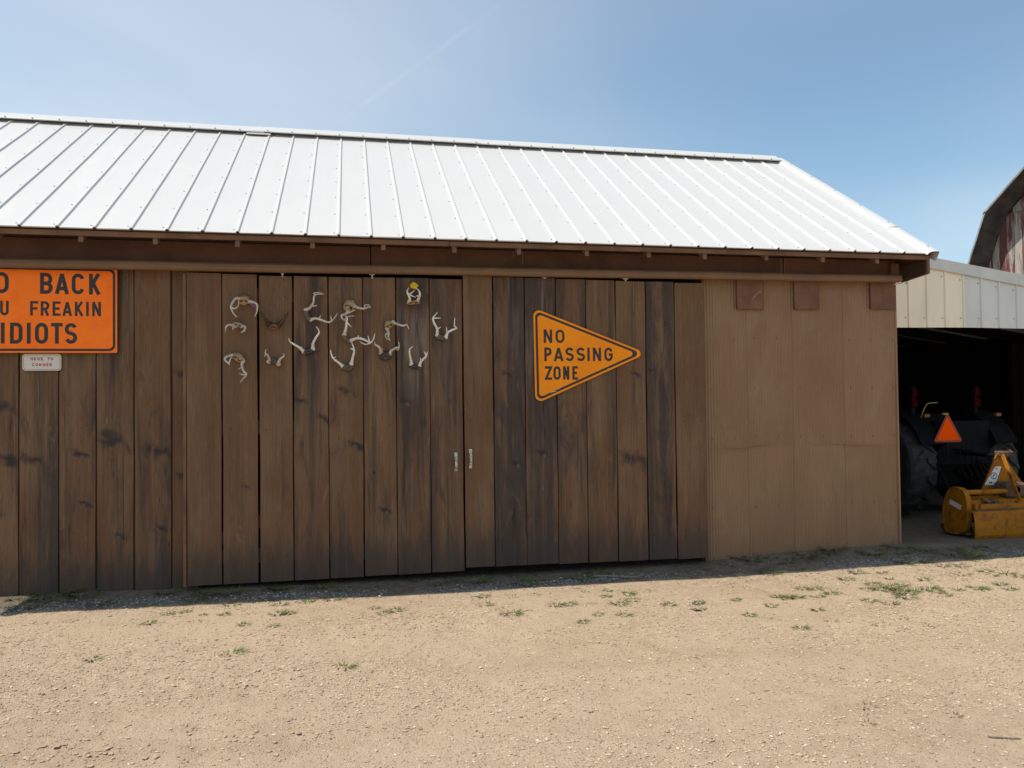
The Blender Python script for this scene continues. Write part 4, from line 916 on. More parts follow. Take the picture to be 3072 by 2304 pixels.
# orange road-work style sign
Y = .395
sx0, sx1 = -.645, .692; sz0, sz1 = 2.270, 3.078
sg = empty('warning_sign', (.02, Y+.03, 2.67), 'large orange sign reading go back on the left plank wall, under the door track', 'sign')
outer = [(sx0, sz0), (sx1, sz0), (sx1, sz1), (sx0, sz1)]
plate = rounded(outer, .012)
sign_plate('plate', plate, Y, .004, ORANGE_M, sg)
bo = rounded(inset(outer, .016), .055, 8); bi = rounded(inset(outer, .038), .040, 8)
b = MB(); ring(b, bo, bi, lambda u, v: (u, Y-.0007, v)); b.build('border', BLACK_M, sg)
lettering(ORANGE, Y, .168, BLACK_M, sg)
bolts([(.50, 2.515), (-.45, 2.515)], Y, sg, .006)
for xx in (sx0+.12, sx1-.1):
    b = MB(); b.box((xx-.03, Y+.006, sz0+.05), (xx+.03, WY-.002, sz1-.05)); b.build('standoff', INNER, sg)
# small white sign
HB = HERE_BOX
hs = empty('small_sign', (.034, Y+.03, 2.187), 'small white metal sign with red lettering here to corner, below the orange sign', 'sign')
ho = [(HB[0][0], HB[1][2]), (HB[1][0], HB[1][2]), (HB[1][0], HB[0][2]-.004), (HB[0][0], HB[0][2]-.004)]
Y2 = .432
sign_plate('plate', rounded(ho, .03), Y2, .003, WHITE_M, hs)
b = MB(); ring(b, rounded(inset(ho, .009), .024, 8), rounded(inset(ho, .0125), .021, 8), lambda u, v: (u, Y2-.0007, v)); b.build('border', RED_M, hs)
lettering(HERE, Y2, .21, RED_M, hs)
bolts([(.036, 2.250), (.036, 2.125)], Y2, hs, .007, GALV)
# amber pennant
YP = .325
pn = empty('pennant_sign', (5.1, YP+.02, 2.25), 'amber triangular pennant sign reading no passing zone on the right sliding door', 'sign')
tri = [(4.716, 1.741), (5.947, 2.268), (4.704, 2.741)]
rc = [.062, .044, .062]
sign_plate('plate', rounded(tri, rc, 9), YP, .004, AMBER_M, pn)
b = MB(); ring(b, rounded(inset(tri, .020), [.048, .036, .048], 9), rounded(inset(tri, .044), [.033, .028, .033], 9), lambda u, v: (u, YP-.0007, v)); b.build('border', BLACK_M, pn)
lettering(PENNANT, YP, .178, BLACK_M, pn)
bolts([(5.186, 2.035), (5.172, 2.505)], YP, pn, .006)
SCUFF = plain('pale_scuff', (0.5, 0.45, 0.36), 0.6)
for i, (u, v, a, c) in enumerate(((4.91, 1.868, .03, .012), (4.935, 1.872, .02, .006), (4.965, 1.895, .012, .006), (4.985, 1.925, .02, .004), (5.51, 2.107, .012, .008), (4.895, 1.858, .02, .006))):
    b = MB(); b.obox((u, YP-.0012, v), (1, 0, .5), (0, 1, 0), (-.5, 0, 1), (a, .0006, c))
    b.build('scuff', SCUFF, pn)
b = MB(); b.tube([(5.186, YP+.004, 2.035), (5.186, yd-.01, 2.035)], .012, 8); b.build('spacer', SCREW, pn)
b = MB(); b.tube([(5.172, YP+.004, 2.505), (5.172, yd-.01, 2.505)], .012, 8); b.build('spacer', SCREW, pn)

# ------------------------------------------------------------------ antlers on the left door
def bone_mat(name, c1, c2, c3=(.10, .07, .045), amt=.5):
    m = NT(name); v = m.obj(True)
    c = m.mix(m.noise(v, sc=22, detail=5, rough=0.65, lo=0.3, hi=0.75), c1, c2)
    c = m.mix(m.math('MULTIPLY', m.noise(v, sc=40, detail=4, rough=0.7, lo=0.56, hi=0.72, loc=(3, 3, 3)), amt), c, c3)
    m.col(c); m.rough(0.6); m.bump(m.noise(v, sc=120, detail=4), 0.4, 0.003); return m.mat
TONE = {'ivory': bone_mat('grey_ivory_antler', (.64, .59, .51), (.42, .36, .28)), 'bright': bone_mat('pale_bleached_antler', (.84, .80, .73), (.62, .57, .49), amt=.45), 'dark': bone_mat('dark_brown_antler', (.075, .040, .022), (.035, .020, .013))}
SKULL = {'tan': bone_mat('tan_skull_bone', (.44, .28, .13), (.28, .18, .10)), 'bone': bone_mat('pale_skull_bone', (.42, .37, .28), (.25, .2, .14)), 'rust': bone_mat('rusty_skull_bone', (.27, .11, .035), (.16, .07, .03)),
         'darkbone': bone_mat('dark_skull_bone', (.13, .095, .065), (.06, .045, .035), (.3, .25, .18), .4), 'greybone': bone_mat('grey_brown_skull_bone', (.17, .12, .085), (.10, .075, .055)), 'black': bone_mat('blackened_skull_bone', (.035, .028, .025), (.06, .045, .035), (.4, .36, .3), .3)}
SOCKET = plain('dark_bone_hollow', (.035, .024, .016), .9)
ANT_LABEL = ['downward curling pale antlers with tan skull and purple ribbon, top left of the door',
 'small crooked pale antler pair on the second plank, below the curling top left set',
 'lowest antler set on the second plank, tan skull with one antler hanging straight down',
 'dark brown antler pair with rusty skull, the only dark set on the door',
 'small upright antler pair low on the third plank, below the dark brown set',
 'sideways antlers on the fourth plank with one beam up and one pointing right',
 'wide bright antler pair in a v shape, below the sideways antlers',
 'large tan skull high in mid door with one antler pointing right',
 'large sideways antlers mid door with one beam up and one forked to the right',
 'wide bright antler pair lowest in the middle of the door',
 'small tan skull with antlers right and down, left of the bleached plank',
 'upright antler pair on a blackened skull across the gap left of the seventh plank',
 'upright bright antlers on a black skull, directly below the set holding the yellow tag',
 'bright antlers curving together at the top, holding the yellow tag',
 'tall upright antler pair farthest right, on the last plank of the left door']
def smooth_path(pts, rad, k=5):
    P = [Vector(p) for p in pts]; out = []; ro = []
    n = len(P)
    for i in range(n-1):
        p0, p1, p2, p3 = P[max(i-1, 0)], P[i], P[i+1], P[min(i+2, n-1)]
        for j in range(k):
            t = j/k
            out.append(0.5*((2*p1)+(p2-p0)*t+(2*p0-5*p1+4*p2-p3)*t*t+(3*p1-p0-3*p2+p3)*t**3)); ro.append(rad[i]+(rad[i+1]-rad[i])*t)
    out.append(P[-1]); ro.append(rad[-1])
    return out, ro
for ai, ((sc, sw, sh, srot, skm, tone), beams) in enumerate(ANTLERS):
    root = empty('antlers', (sc[0], yd, sc[2]), ANT_LABEL[ai], 'antlers', 'deer antlers hung on the left sliding door')
    # skull plate: a lumpy, hollowed cap of bone
    b = MB(); nu, nv = 14, 9; rs = random.Random(ai*7+3)
    lump = [[rs.uniform(-1, 1) for _ in range(nu)] for _ in range(nv)]
    ca, sa = math.cos(-math.radians(srot)), math.sin(-math.radians(srot))
    for i in range(nv):
        th = math.pi*i/(nv-1)
        for j in range(nu):
            ph = 2*math.pi*j/nu
            k = 1+.16*lump[i][j]*math.sin(th)
            u = .56*sw*math.sin(th)*math.cos(ph)*k; v = .56*sh*math.sin(th)*math.sin(ph)*k*(1.15 if math.sin(ph) > 0 else .95)
            d = .042*math.cos(th)*(1+.2*lump[i][j])
            if math.cos(th) > .5: d -= .016*(1-min(1, (math.hypot(u/sw, v/sh)/.3)))
            b.v.append((sc[0]+u*ca-v*sa, sc[1]-.004-d, sc[2]+u*sa+v*ca))
    for i in range(nv-1):
        for j in range(nu): b.f.append((i*nu+j, i*nu+(j+1) % nu, (i+1)*nu+(j+1) % nu, (i+1)*nu+j)); b.m.append(0)
    skp = b.build('skull_plate', SKULL[skm], root, smooth=True)
    for sx_ in ((0,) if skm == 'rust' else (-.22, .22) if skm in ('tan', 'bone') else ()):
        e = MB(); u, v = sx_*sw, -.12*sh
        cu, cv = sc[0]+u*ca-v*sa, sc[2]+u*sa+v*ca; rx_, rz_ = (.15*sw, .16*sh) if skm != 'rust' else (.26*sw, .22*sh)
        rim = [(cu+rx_*math.cos(q)*rs.uniform(.8, 1.2), sc[1]-.040, cv+rz_*math.sin(q)*rs.uniform(.8, 1.2)) for q in [2*math.pi*i/10 for i in range(10)]]
        e.add(rim+[(p[0], p[1]+.03, p[2]) for p in rim], [tuple(range(10))]+[(i, 10+i, 10+(i+1) % 10, (i+1) % 10) for i in range(10)])
        e.build('eye_socket', SOCKET, skp)
    for path, tines in beams:
        b = MB(); n = len(path)
        r0 = .0135 if tone != 'dark' else .0185
        p0 = Vector(path[0]); d0 = (p0-Vector(path[1])).normalized()
        pth = [p0+d0*.012+Vector((0, .02, 0))]+[Vector(p) for p in path]
        rad = [r0*1.25]+[r0*1.35 if i == 0 else max(.0035, r0*(1.0-.72*(i/(n-1))**1.3)) for i in range(n)]
        pp, rr = smooth_path(pth, rad, 5)
        rr = [q*(1+.10*math.sin(i*2.3+ai)) for i, q in enumerate(rr)]; rr[-1] = .0015
        b.tube(pp, rr, 8)
        # burr at the base
        b.tube([p0+d0*.006, p0-d0*.006], [r0*1.75, r0*1.6], 9)
        for T_, tp in tines:
            nn = len(tp); tr_ = [max(.0028, .0085*(1-.75*i/(nn-1))) for i in range(nn)]
            q, rq = smooth_path([Vector(p) for p in tp], tr_, 5); rq[-1] = .0012
            b.tube(q, rq, 7)
        b.build('antler', TONE[tone], root, smooth=True)
# a peg holding each rack to the door is hidden behind the skull; yellow tag and purple ribbon
rs = random.Random(5)
b = MB(); nu, nv = 12, 8
for i in range(nv):
    th = math.pi*i/(nv-1)
    for j in range(nu):
        ph = 2*math.pi*j/nu; k = 1+rs.uniform(-.22, .22)*math.sin(th)
        u, v, d = .042*math.sin(th)*math.cos(ph)*k, .030*math.sin(th)*math.sin(ph)*k, .022*math.cos(th)*k
        b.v.append((YELLOW[0]+u*.94+v*.3, YELLOW[1]-d, YELLOW[2]-u*.3+v))
for i in range(nv-1):
    for j in range(nu): b.f.append((i*nu+j, i*nu+(j+1) % nu, (i+1)*nu+(j+1) % nu, (i+1)*nu+j)); b.m.append(0)
yt = b.build('yellow_tag', plain('yellow_plastic', (.72, .46, .015), .55, var=.25, sc=40), None, origin=tuple(YELLOW))
tag(yt, 'crumpled yellow tag clasped between the tips of the bright antlers', 'tag')
b = MB(); q = [Vector(p) for p in PURPLE]
b.v = [tuple(p) for p in q]+[tuple(p+Vector((0, .006, 0))) for p in q]; n = 5
b.f = [tuple(range(n))[::-1], tuple(range(n, 2*n))]+[(i, (i+1) % n, n+(i+1) % n, n+i) for i in range(n)]; b.m = [0]*len(b.f)
pr_ = b.build('purple_ribbon', plain('faded_purple_ribbon', (.20, .085, .17), .7), None, origin=tuple(PURPLE[1]))
tag(pr_, 'short faded purple ribbon hanging from the top left antlers', 'ribbon')

# ------------------------------------------------------------------ open pole shed on the right
def rib_mat(name, c):
    m = NT(name); v = m.obj(True)
    k = m.mix(m.noise(v, (1, 1, .4), 3.0, 5, .65, .2, .35, .8), c, tuple(x*.86 for x in c))
    k = m.mix(m.math('MULTIPLY', m.noise(v, (9, 9, .8), 1.0, 4, .6, 0, .55, .75), .18), k, tuple(x*.6 for x in c))
    m.col(k); m.rough(.5); m.b.inputs['Specular IOR Level'].default_value = .35; return m.mat
CREAM = rib_mat('cream_painted_steel', (.88, .79, .62)); GREYP = rib_mat('pale_grey_painted_steel', (.68, .69, .66)); TRIMG = rib_mat('light_grey_steel_trim', (.60, .60, .575))
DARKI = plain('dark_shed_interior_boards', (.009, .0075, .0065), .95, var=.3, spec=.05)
shed = empty('pole_shed', (12, 1.6, 0), 'open machine shed with cream and grey steel front, right of the brown shed', 'shed')
FY = 1.60; FB = 2.70
def ftop(x): return 3.631-.1452*(x-10.559)
FX0, FX1 = 9.10, 15.2
ribp = .2815
def front_panel(x0, x1, mat, yo):
    b = MB(); xs = [x0]; 
    k = math.ceil((x0-10.985)/ribp+.01)
    prof = [(x0, 0)]
    while 10.985+k*ribp < x1-.03:
        c = 10.985+k*ribp; prof += [(c-.022, 0), (c-.010, -.017), (c+.010, -.017), (c+.022, 0)]; k += 1
    prof += [(x1-.016, 0), (x1-.006, -.017), (x1+.006, -.017), (x1+.016, 0)]
    n = len(prof)
    b.v = [(x, FY+yo+y, FB+.004*math.sin(x*3)) for x, y in prof]+[(x, FY+yo+y, ftop(x)-.01) for x, y in prof]
    for j in range(n-1): b.f.append((j, j+1, n+j+1, n+j)); b.m.append(0)
    kk = math.ceil((x0-10.985)/ribp+.01)
    while 10.985+kk*ribp < x1+.01:
        c = 10.985+kk*ribp
        for zz in (FB+.13, ftop(c)-.22): b.box((c-.055, FY+yo-.008, zz-.008), (c-.039, FY+yo-.001, zz+.008), 1)
        kk += 1
    return b.build('front_panel', [mat, SCREW], shed, origin=(x0, FY, FB))
w3 = 3*ribp
front_panel(FX0, 10.985-w3, CREAM, .004); front_panel(10.985-w3, 10.985, CREAM, .002)
for i in range(5): front_panel(10.985+i*w3, 10.985+(i+1)*w3, GREYP, .0+.002*(i % 2))
b = MB()   # verge trim following the fall of the roof
def sl(xa, xb, ya, yb, za, zb, bb, mi=0):
    bb.add([(xa, ya, ftop(xa)+za), (xb, ya, ftop(xb)+za), (xb, yb, ftop(xb)+za), (xa, yb, ftop(xa)+za), (xa, ya, ftop(xa)+zb), (xb, ya, ftop(xb)+zb), (xb, yb, ftop(xb)+zb), (xa, yb, ftop(xa)+zb)],
           [(0,3,2,1),(4,5,6,7),(0,1,5,4),(1,2,6,5),(2,3,7,6),(3,0,4,7)], mi)
sl(FX0, FX1+.1, FY-.030, FY-.022, -.150, .0, b); sl(FX0, FX1+.1, FY-.0215, FY+.12, -.004, .004, b)
b.build('verge_trim', TRIMG, shed)
b = MB(); sl(FX0, FX1+.1, FY+.02, 8.4, -.05, -.006, b); b.build('roof', TRIMG, shed)
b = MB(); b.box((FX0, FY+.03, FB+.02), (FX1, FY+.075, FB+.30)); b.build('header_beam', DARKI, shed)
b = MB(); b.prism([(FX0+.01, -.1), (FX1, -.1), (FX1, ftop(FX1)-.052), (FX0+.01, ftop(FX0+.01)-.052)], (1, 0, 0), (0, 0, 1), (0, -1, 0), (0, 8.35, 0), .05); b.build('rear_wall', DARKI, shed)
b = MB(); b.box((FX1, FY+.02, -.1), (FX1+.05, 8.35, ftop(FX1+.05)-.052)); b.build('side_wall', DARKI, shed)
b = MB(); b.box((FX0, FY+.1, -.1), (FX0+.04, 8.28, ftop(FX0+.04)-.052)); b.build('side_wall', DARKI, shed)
for px, py in ((14.92, 4.9), (FX1-.1, FY+.12), (FX1-.1, 4.9)):
    b = MB(); b.box((px-.075, py-.075, -.1), (px+.075, py+.075, ftop(px)-.06), 0, .006); b.build('post', plain('grey_brown_post', (.018, .014, .011), .95, spec=.05), shed)
for ry in (2.6, 3.7, 4.8, 5.9, 7.0):
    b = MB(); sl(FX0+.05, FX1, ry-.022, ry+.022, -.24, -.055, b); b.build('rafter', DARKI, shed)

# ------------------------------------------------------------------ tractor in the shed
TC, TY = 11.57, 2.95            # centre line, rear axle
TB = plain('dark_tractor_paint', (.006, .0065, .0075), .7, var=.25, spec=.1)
TIRE = plain('dusty_tyre_rubber', (.038, .037, .035), .9, var=.4, sc=9)
RIMM = plain('dull_yellow_wheel_paint', (.06, .04, .012), .6, var=.3)
BLKS = plain('black_steel', (.007, .007, .007), .7, spec=.1)
REDL = plain('red_lamp_plastic', (.045, .003, .002), .8, spec=.02)
AMBL = plain('amber_lamp_plastic', (.16, .06, .02), .4)
YELP = plain('yellow_plastic_trim', (.42, .34, .03), .4)
tr = empty('tractor', (TC, TY, 0), 'dark tractor parked rear out in the shadow of the open shed', 'tractor')
R_T = .74
def wheel(cx, cy, R, wd, lugs, par):
    b = MB(); h = wd/2
    prof = [(R*.52, -h*.80), (R*.60, -h*.96), (R*.78, -h*1.0), (R*.88, -h*.94), (R*.935, -h*.78), (R*.95, -h*.3), (R*.955, 0), (R*.95, h*.3), (R*.935, h*.78), (R*.88, h*.94), (R*.78, h), (R*.60, h*.96), (R*.52, h*.80)]
    b.lathe(prof, (1, 0, 0), (cx, cy, R), 48)
    for k in range(lugs):
        for sd in (-1, 1):
            a = 2*math.pi*(k+(.5 if sd > 0 else 0))/lugs
            for (u0, u1, da0, da1) in ((.02, .52, 0.0, .13), (.52, .99, .13, .20)):
                def pt(u, an, rr): return (cx+sd*u*h, cy+math.cos(an)*rr, R+math.sin(an)*rr)
                tw = .055; r_in = R*.93; ro0 = R*(1.0 if u0 < .5 else .995); ro1 = R*(.995 if u1 < .9 else .90)
                A = a+da0; B = a+da1
                ri1 = r_in if u1 < .9 else R*.85
                vs = [pt(u0, A-tw, r_in), pt(u0, A+tw, r_in), pt(u1, B+tw, ri1), pt(u1, B-tw, ri1), pt(u0, A-tw*.7, ro0), pt(u0, A+tw*.7, ro0), pt(u1, B+tw*.7, ro1), pt(u1, B-tw*.7, ro1)]
                b.add(vs, [(0,1,2,3),(7,6,5,4),(0,4,5,1),(1,5,6,2),(2,6,7,3),(3,7,4,0)])
    t = b.build('tyre', TIRE, par)
    b = MB(); b.lathe([(R*.53, -h*.8), (R*.55, -h*.72), (R*.49, -h*.6), (R*.47, -h*.1), (R*.20, -h*.05), (R*.12, -h*.2), (0.001, -h*.2)], (1, 0, 0), (cx, cy, R), 32)
    b.lathe([(R*.53, h*.8), (R*.55, h*.72), (R*.49, h*.6), (R*.47, h*.1), (R*.20, h*.05), (R*.12, h*.2), (0.001, h*.2)], (1, 0, 0), (cx, cy, R), 32)
    b.build('rim', RIMM, t)
for sd in (-1, 1): wheel(TC+sd*.68, TY, R_T, .46, 18, tr)
for sd in (-1, 1): wheel(TC+sd*.60, TY+1.95, .46, .26, 14, tr)
b = MB()
b.box((TC-.24, TY-.35, .42), (TC+.24, TY+1.0, .95), 0, .05); b.tube([(TC-.62, TY, R_T), (TC+.62, TY, R_T)], .11, 12)
b.box((TC-.26, TY+.7, .6), (TC+.26, TY+2.4, 1.35), 0, .08); b.tube([(TC-.55, TY+1.95, .46), (TC+.55, TY+1.95, .46)], .05, 8)
b.box((TC-.5, TY+.25, .55), (TC+.5, TY+.85, .62), 0, .01)
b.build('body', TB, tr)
for sd in (-1, 1):
    b = MB(); n = 12; arcp = []
    for i in range(n+1):
        a = math.radians(155-(155-28)*i/n); arcp.append((TY+math.cos(a)*-.84*-1, R_T+math.sin(a)*.84))
    lo = [(p[0]*.985+TY*.015, p[1]*.985+R_T*.015) for p in arcp]
    xa, xb = TC+sd*.44, TC+sd*.80
    vs = [(xa, *p) for p in arcp]+[(xb, *p) for p in arcp]+[(xa, *p) for p in lo]+[(xb, *p) for p in lo]; q = n+1
    fs = []
    for i in range(n): fs += [(i, i+1, q+i+1, q+i), (2*q+i, 3*q+i, 3*q+i+1, 2*q+i+1), (i, 2*q+i, 2*q+i+1, i+1), (q+i, q+i+1, 3*q+i+1, 3*q+i)]
    b.add(vs, fs); b.add([(xa, *p) for p in arcp]+[(xa, TY+.6, .9), (xa, TY-.5, .9)], [tuple(range(q+2))]); b.build('fender', TB, tr)
    b = MB(); b.box((TC+sd*.60-.045, TY-.64, R_T+.735), (TC+sd*.60+.045, TY-.58, R_T+.785), 0, .006); b.build('fender_lamp', AMBL, tr)
    # lamp post with a red tail lamp
    b = MB(); b.box((TC+sd*.54-.035, TY-.28, .75), (TC+sd*.54+.035, TY-.21, 1.93), 0, .006); b.build('lamp_post', BLKS, tr)
    b = MB(); b.box((TC+sd*.54-.05, TY-.32, 1.62), (TC+sd*.54+.05, TY-.285, 1.74), 0, .008); b.box((TC+sd*.54-.04, TY-.32, 1.77), (TC+sd*.54+.04, TY-.285, 1.91), 0, .008); b.build('tail_lamp', REDL, tr)
b = MB(); b.box((TC-.24, TY-.02, 1.05), (TC+.24, TY+.42, 1.17), 0, .03); b.box((TC-.23, TY-.08, 1.15), (TC+.23, TY+.02, 1.52), 0, .03); b.build('seat', BLKS, tr)
b = MB(); b.tube([(TC+.19*math.cos(t), TY+.78+.10*math.sin(t), 1.50+.14*math.sin(t)) for t in [2*math.pi*i/24 for i in range(25)]], .014, 6, cap=False); b.tube([(TC, TY+.78, 1.50), (TC, TY+1.0, 1.25)], .025, 8); b.build('steering_wheel', BLKS, tr)
b = MB(); b.tube([(10.95, 2.42, 1.47), (10.985, 2.42, 1.56), (11.05, 2.42, 1.665), (11.12, 2.42, 1.685), (11.23, 2.42, 1.685)], .006, 6); b.build('grab_handle', YELP, tr)
b = MB(); b.box((11.25, 2.33, 1.505), (11.34, 2.37, 1.535), 0, .006); b.build('yellow_cap', YELP, tr)
# slow moving triangle
def trunc(cx, cz, hw, hh, c):
    A, B, C_ = Vector((cx-hw, cz-hh/3)), Vector((cx+hw, cz-hh/3)), Vector((cx, cz+hh*2/3)); return rounded([tuple(A), tuple(B), tuple(C_)], c, 3)
b = MB(); po = trunc(11.212, 1.262, .245, .425, .028); n = len(po)
b.add([(u, 2.205, v) for u, v in po]+[(u, 2.209, v) for u, v in po], [tuple(range(n)), tuple(range(n, 2*n))[::-1]]+[(i, n+i, n+(i+1) % n, (i+1) % n) for i in range(n)])
smv = b.build('slow_moving_triangle', plain('dark_red_reflector', (.28, .012, .012), .35), tr)
smv['label'] = 'fluorescent orange triangle with dark red border'
b = MB(); b.add([(11.022, 2.2035, 1.146), (11.402, 2.2035, 1.152), (11.205, 2.2035, 1.482)], [(0, 1, 2)]); b.build('triangle_centre', plain('fluorescent_red_orange', (1.0, .10, .004), .9, var=.0, spec=.0), smv)
b = MB(); b.box((11.19, 2.212, .85), (11.23, 2.225, 1.2)); b.build('triangle_bracket', BLKS, smv)
# three point linkage
b = MB()
for sd in (-1, 1):
    b.beam((TC+sd*.30, TY-.15, .52), (11.18+sd*.40, 1.42, .42), .05, .07, (0, 0, 1), 0, .006)
    b.tube([(TC+sd*.34, TY-.3, 1.05), (11.27+sd*.40, 1.8, .50)], .022, 8)
b.tube([(TC, TY-.4, .95), (11.24, 1.36, .98)], .026, 8)
b.tube([(TC, TY-.45, .66), (11.15, 1.2, .42)], .035, 10)
b.build('linkage', BLKS, tr)
b = MB(); b.box((TC-.45, TY-.62, .78), (TC+.45, TY-.52, 1.42), 0, .01); b.build('rear_panel', TB, tr)
b = MB()
for i in range(4): b.tube([(TC-.15+.09*i, TY-.55, 1.02), (TC-.15+.09*i, TY-.72, 1.0-.02*i), (TC-.25+.1*i, TY-.85, .8), (TC-.2+.1*i, TY-.9, .62)], .012, 6)
b.build('hose', BLKS, tr)

# ------------------------------------------------------------------ rotary tiller
def worn_yellow():
    m = NT('worn_yellow_implement_paint'); v = m.obj(False)
    c = m.mix(m.noise(v, sc=3, detail=4, lo=.3, hi=.7), (.30, .108, .003), (.37, .145, .005))
    c = m.mix(m.math('MULTIPLY', m.noise(v, sc=9, detail=7, rough=.75, dist=.5, lo=.48, hi=.64), .8), c, (.13, .048, .016))
    c = m.mix(m.math('MULTIPLY', m.noise(v, (1, 1, 5), 6, 5, .7, .2, .6, .75, (3, 2, 1)), .5), c, (.28, .2, .11))
    m.col(c); m.rough(.65); m.b.inputs['Specular IOR Level'].default_value = .2; m.bump(m.noise(v, sc=60, detail=3), .15, .003); return m.mat
YEL = worn_yellow(); RUST = plain('rusty_soil_caked_steel', (.11, .062, .038), .85, var=.35, sc=14)
til = empty('rotary_tiller', (11.15, 1.05, 0), 'worn yellow rotary tiller standing in front of the tractor', 'tiller')
TX0, TX1 = 10.335, 11.98
# chain case on the left end: rounded upright plate with a rim
def case(x, mat_x, depth, nm):
    pts = [(1.245, .06), (1.28, .16), (1.285, .34), (1.25, .47), (1.19, .57), (1.12, .615), (1.02, .615), (.95, .59), (.905, .53), (.885, .43), (.885, .20), (.93, .10), (1.04, .045), (1.16, .035)]
    b = MB(); b.prism(pts[::-1], (0, 1, 0), (0, 0, 1), (1, 0, 0), (x, 0, 0), depth); o = b.build(nm, mat_x, til)
    r = MB(); n = len(pts); ctr = Vector((1.08, .33))
    outr = [tuple(ctr+(Vector(p)-ctr)*1.035) for p in pts]
    for i in range(n):
        a, c = outr[i], outr[(i+1) % n]; a2, c2 = pts[i], pts[(i+1) % n]
        if nm == 'side_case': r.add([(x-.008, *a), (x-.008, *c), (x+depth+.02, *c), (x+depth+.02, *a), (x-.008, *a2), (x-.008, *c2), (x+depth+.02, *c2), (x+depth+.02, *a2)], [(0,1,2,3),(7,6,5,4),(0,4,5,1),(2,6,7,3)])
    if r.v: r.build('rim', YEL, o)
    return o
cs = case(TX0, YEL, .045, 'side_case'); case(TX1-.06, YEL, .06, 'end_plate')
b = MB(); b.obox((TX0-.0025, 1.075, .405), (0, -1, -.28), (1, 0, 0), (0, -.28, 1), (.20, .002, .062)); b.build('decal', plain('white_decal', (.62, .60, .56), .5), cs)
b = MB(); b.box((TX0+.02, .90, .035), (TX0+.10, 1.33, .075), 0, .01); b.beam((TX0+.06, 1.325, .055), (TX0+.06, 1.40, .10), .06, .02, (1, 0, 0)); b.build('skid', RUST, til)
b = MB(); b.beam((TX0+.10, .86, .05), (TX0+.13, .87, .27), .03, .05, (0, 1, 0), 0, .003); b.build('skid_arm', YEL, til)
# hood over the tines, deck and lip bar
b = MB(); hp = [(1.36, .34), (1.30, .45), (1.18, .485), (.98, .455), (.86, .385), (.84, .37)]
n = len(hp); A = [(TX0+.09, *p) for p in hp]; B = [(TX1-.065, *p) for p in hp]; A2 = [(p[0], p[1], p[2]-.008) for p in A]; B2 = [(p[0], p[1], p[2]-.008) for p in B]
fs = []
for i in range(n-1): fs += [(i, n+i, n+i+1, i+1), (2*n+i, 2*n+i+1, 3*n+i+1, 3*n+i)]
fs += [(0, 2*n, 3*n, n), (n-1, 2*n-1, 4*n-1, 3*n-1)]
b.add(A+B+A2+B2, fs); b.build('hood', YEL, til)
b = MB(); b.tube([(TX0+.088, 1.05, .553), (TX1-.062, 1.05, .553)], .032, 12); b.build('top_tube', YEL, til)
b = MB(); b.box((TX0+.14, .815, .365), (TX1-.065, .845, .432), 0, .004); b.box((TX0+.09, .846, .34), (TX0+.138, .93, .43), 0, .004); b.build('lip_bar', YEL, til)
b = MB()   # rear shield, slightly curved plate hung under the lip bar
sp = [(.800, .358), (.770, .33), (.752, .25), (.744, .15), (.748, .06), (.765, .012)]
n = len(sp); xa, xb = TX0-.01, TX1-.02
for xx in (xa, xb):
    b.v += [(xx, *p) for p in sp]+[(xx, p[0]+.010, p[1]) for p in sp]
for i in range(n-1): b.f += [(i, 2*n+i, 2*n+i+1, i+1), (n+i, n+i+1, 3*n+i+1, 3*n+i)]; b.m += [0, 0]
for s_ in (0, 2*n):
    for i in range(n-1): b.f.append((s_+i, s_+i+1, s_+n+i+1, s_+n+i)); b.m.append(0)
b.f += [(0, n, 3*n, 2*n), (n-1, 2*n-1, 4*n-1, 3*n-1)]; b.m += [0, 0]
b.build('rear_shield', YEL, til)
b = MB(); b.tube([(TX0+.03, .80, .362), (TX1-.03, .80, .362)], .012, 8); b.build('hinge_rod', RUST, til)
# rotor with tines
b = MB(); b.tube([(TX0+.08, 1.07, .22), (TX1-.06, 1.07, .22)], .05, 10)
for k in range(16):
    xx = TX0+.16+k*.088; a = k*1.3
    for q in range(3):
        an = a+q*2.09; c0 = Vector((xx, 1.07, .22)); d = Vector((0, math.cos(an), math.sin(an))); e = Vector((0, -math.sin(an), math.cos(an)))
        b.beam(c0+d*.04, c0+d*.15, .03, .008, (1, 0, 0)); b.beam(c0+d*.15, c0+d*.165+e*.05+Vector((.03, 0, 0)), .03, .008, (1, 0, 0))
b.build('rotor', RUST, til)
# gearbox and the caked soil on the deck
rs = random.Random(9)
b = MB(); b.box((11.05, 1.0, .46), (11.34, 1.25, .66), 0, .03); b.tube([(11.19, 1.0, .57), (11.19, 1.42, .57)], .045, 12); b.build('gearbox', RUST, til)
b = MB()
for k in range(26):
    q = Vector((rs.uniform(10.60, 10.80), rs.uniform(.87, .97), .43+rs.uniform(0, .045))); r_ = rs.uniform(.015, .04)
    b.obox(q, (1, rs.uniform(-.5, .5), rs.uniform(-.4, .4)), (rs.uniform(-.5, .5), 1, 0), (0, rs.uniform(-.4, .4), 1), (r_*1.4, r_, r_*.8), 0, r_*.25)
b.build('soil_clod', RUST, til)
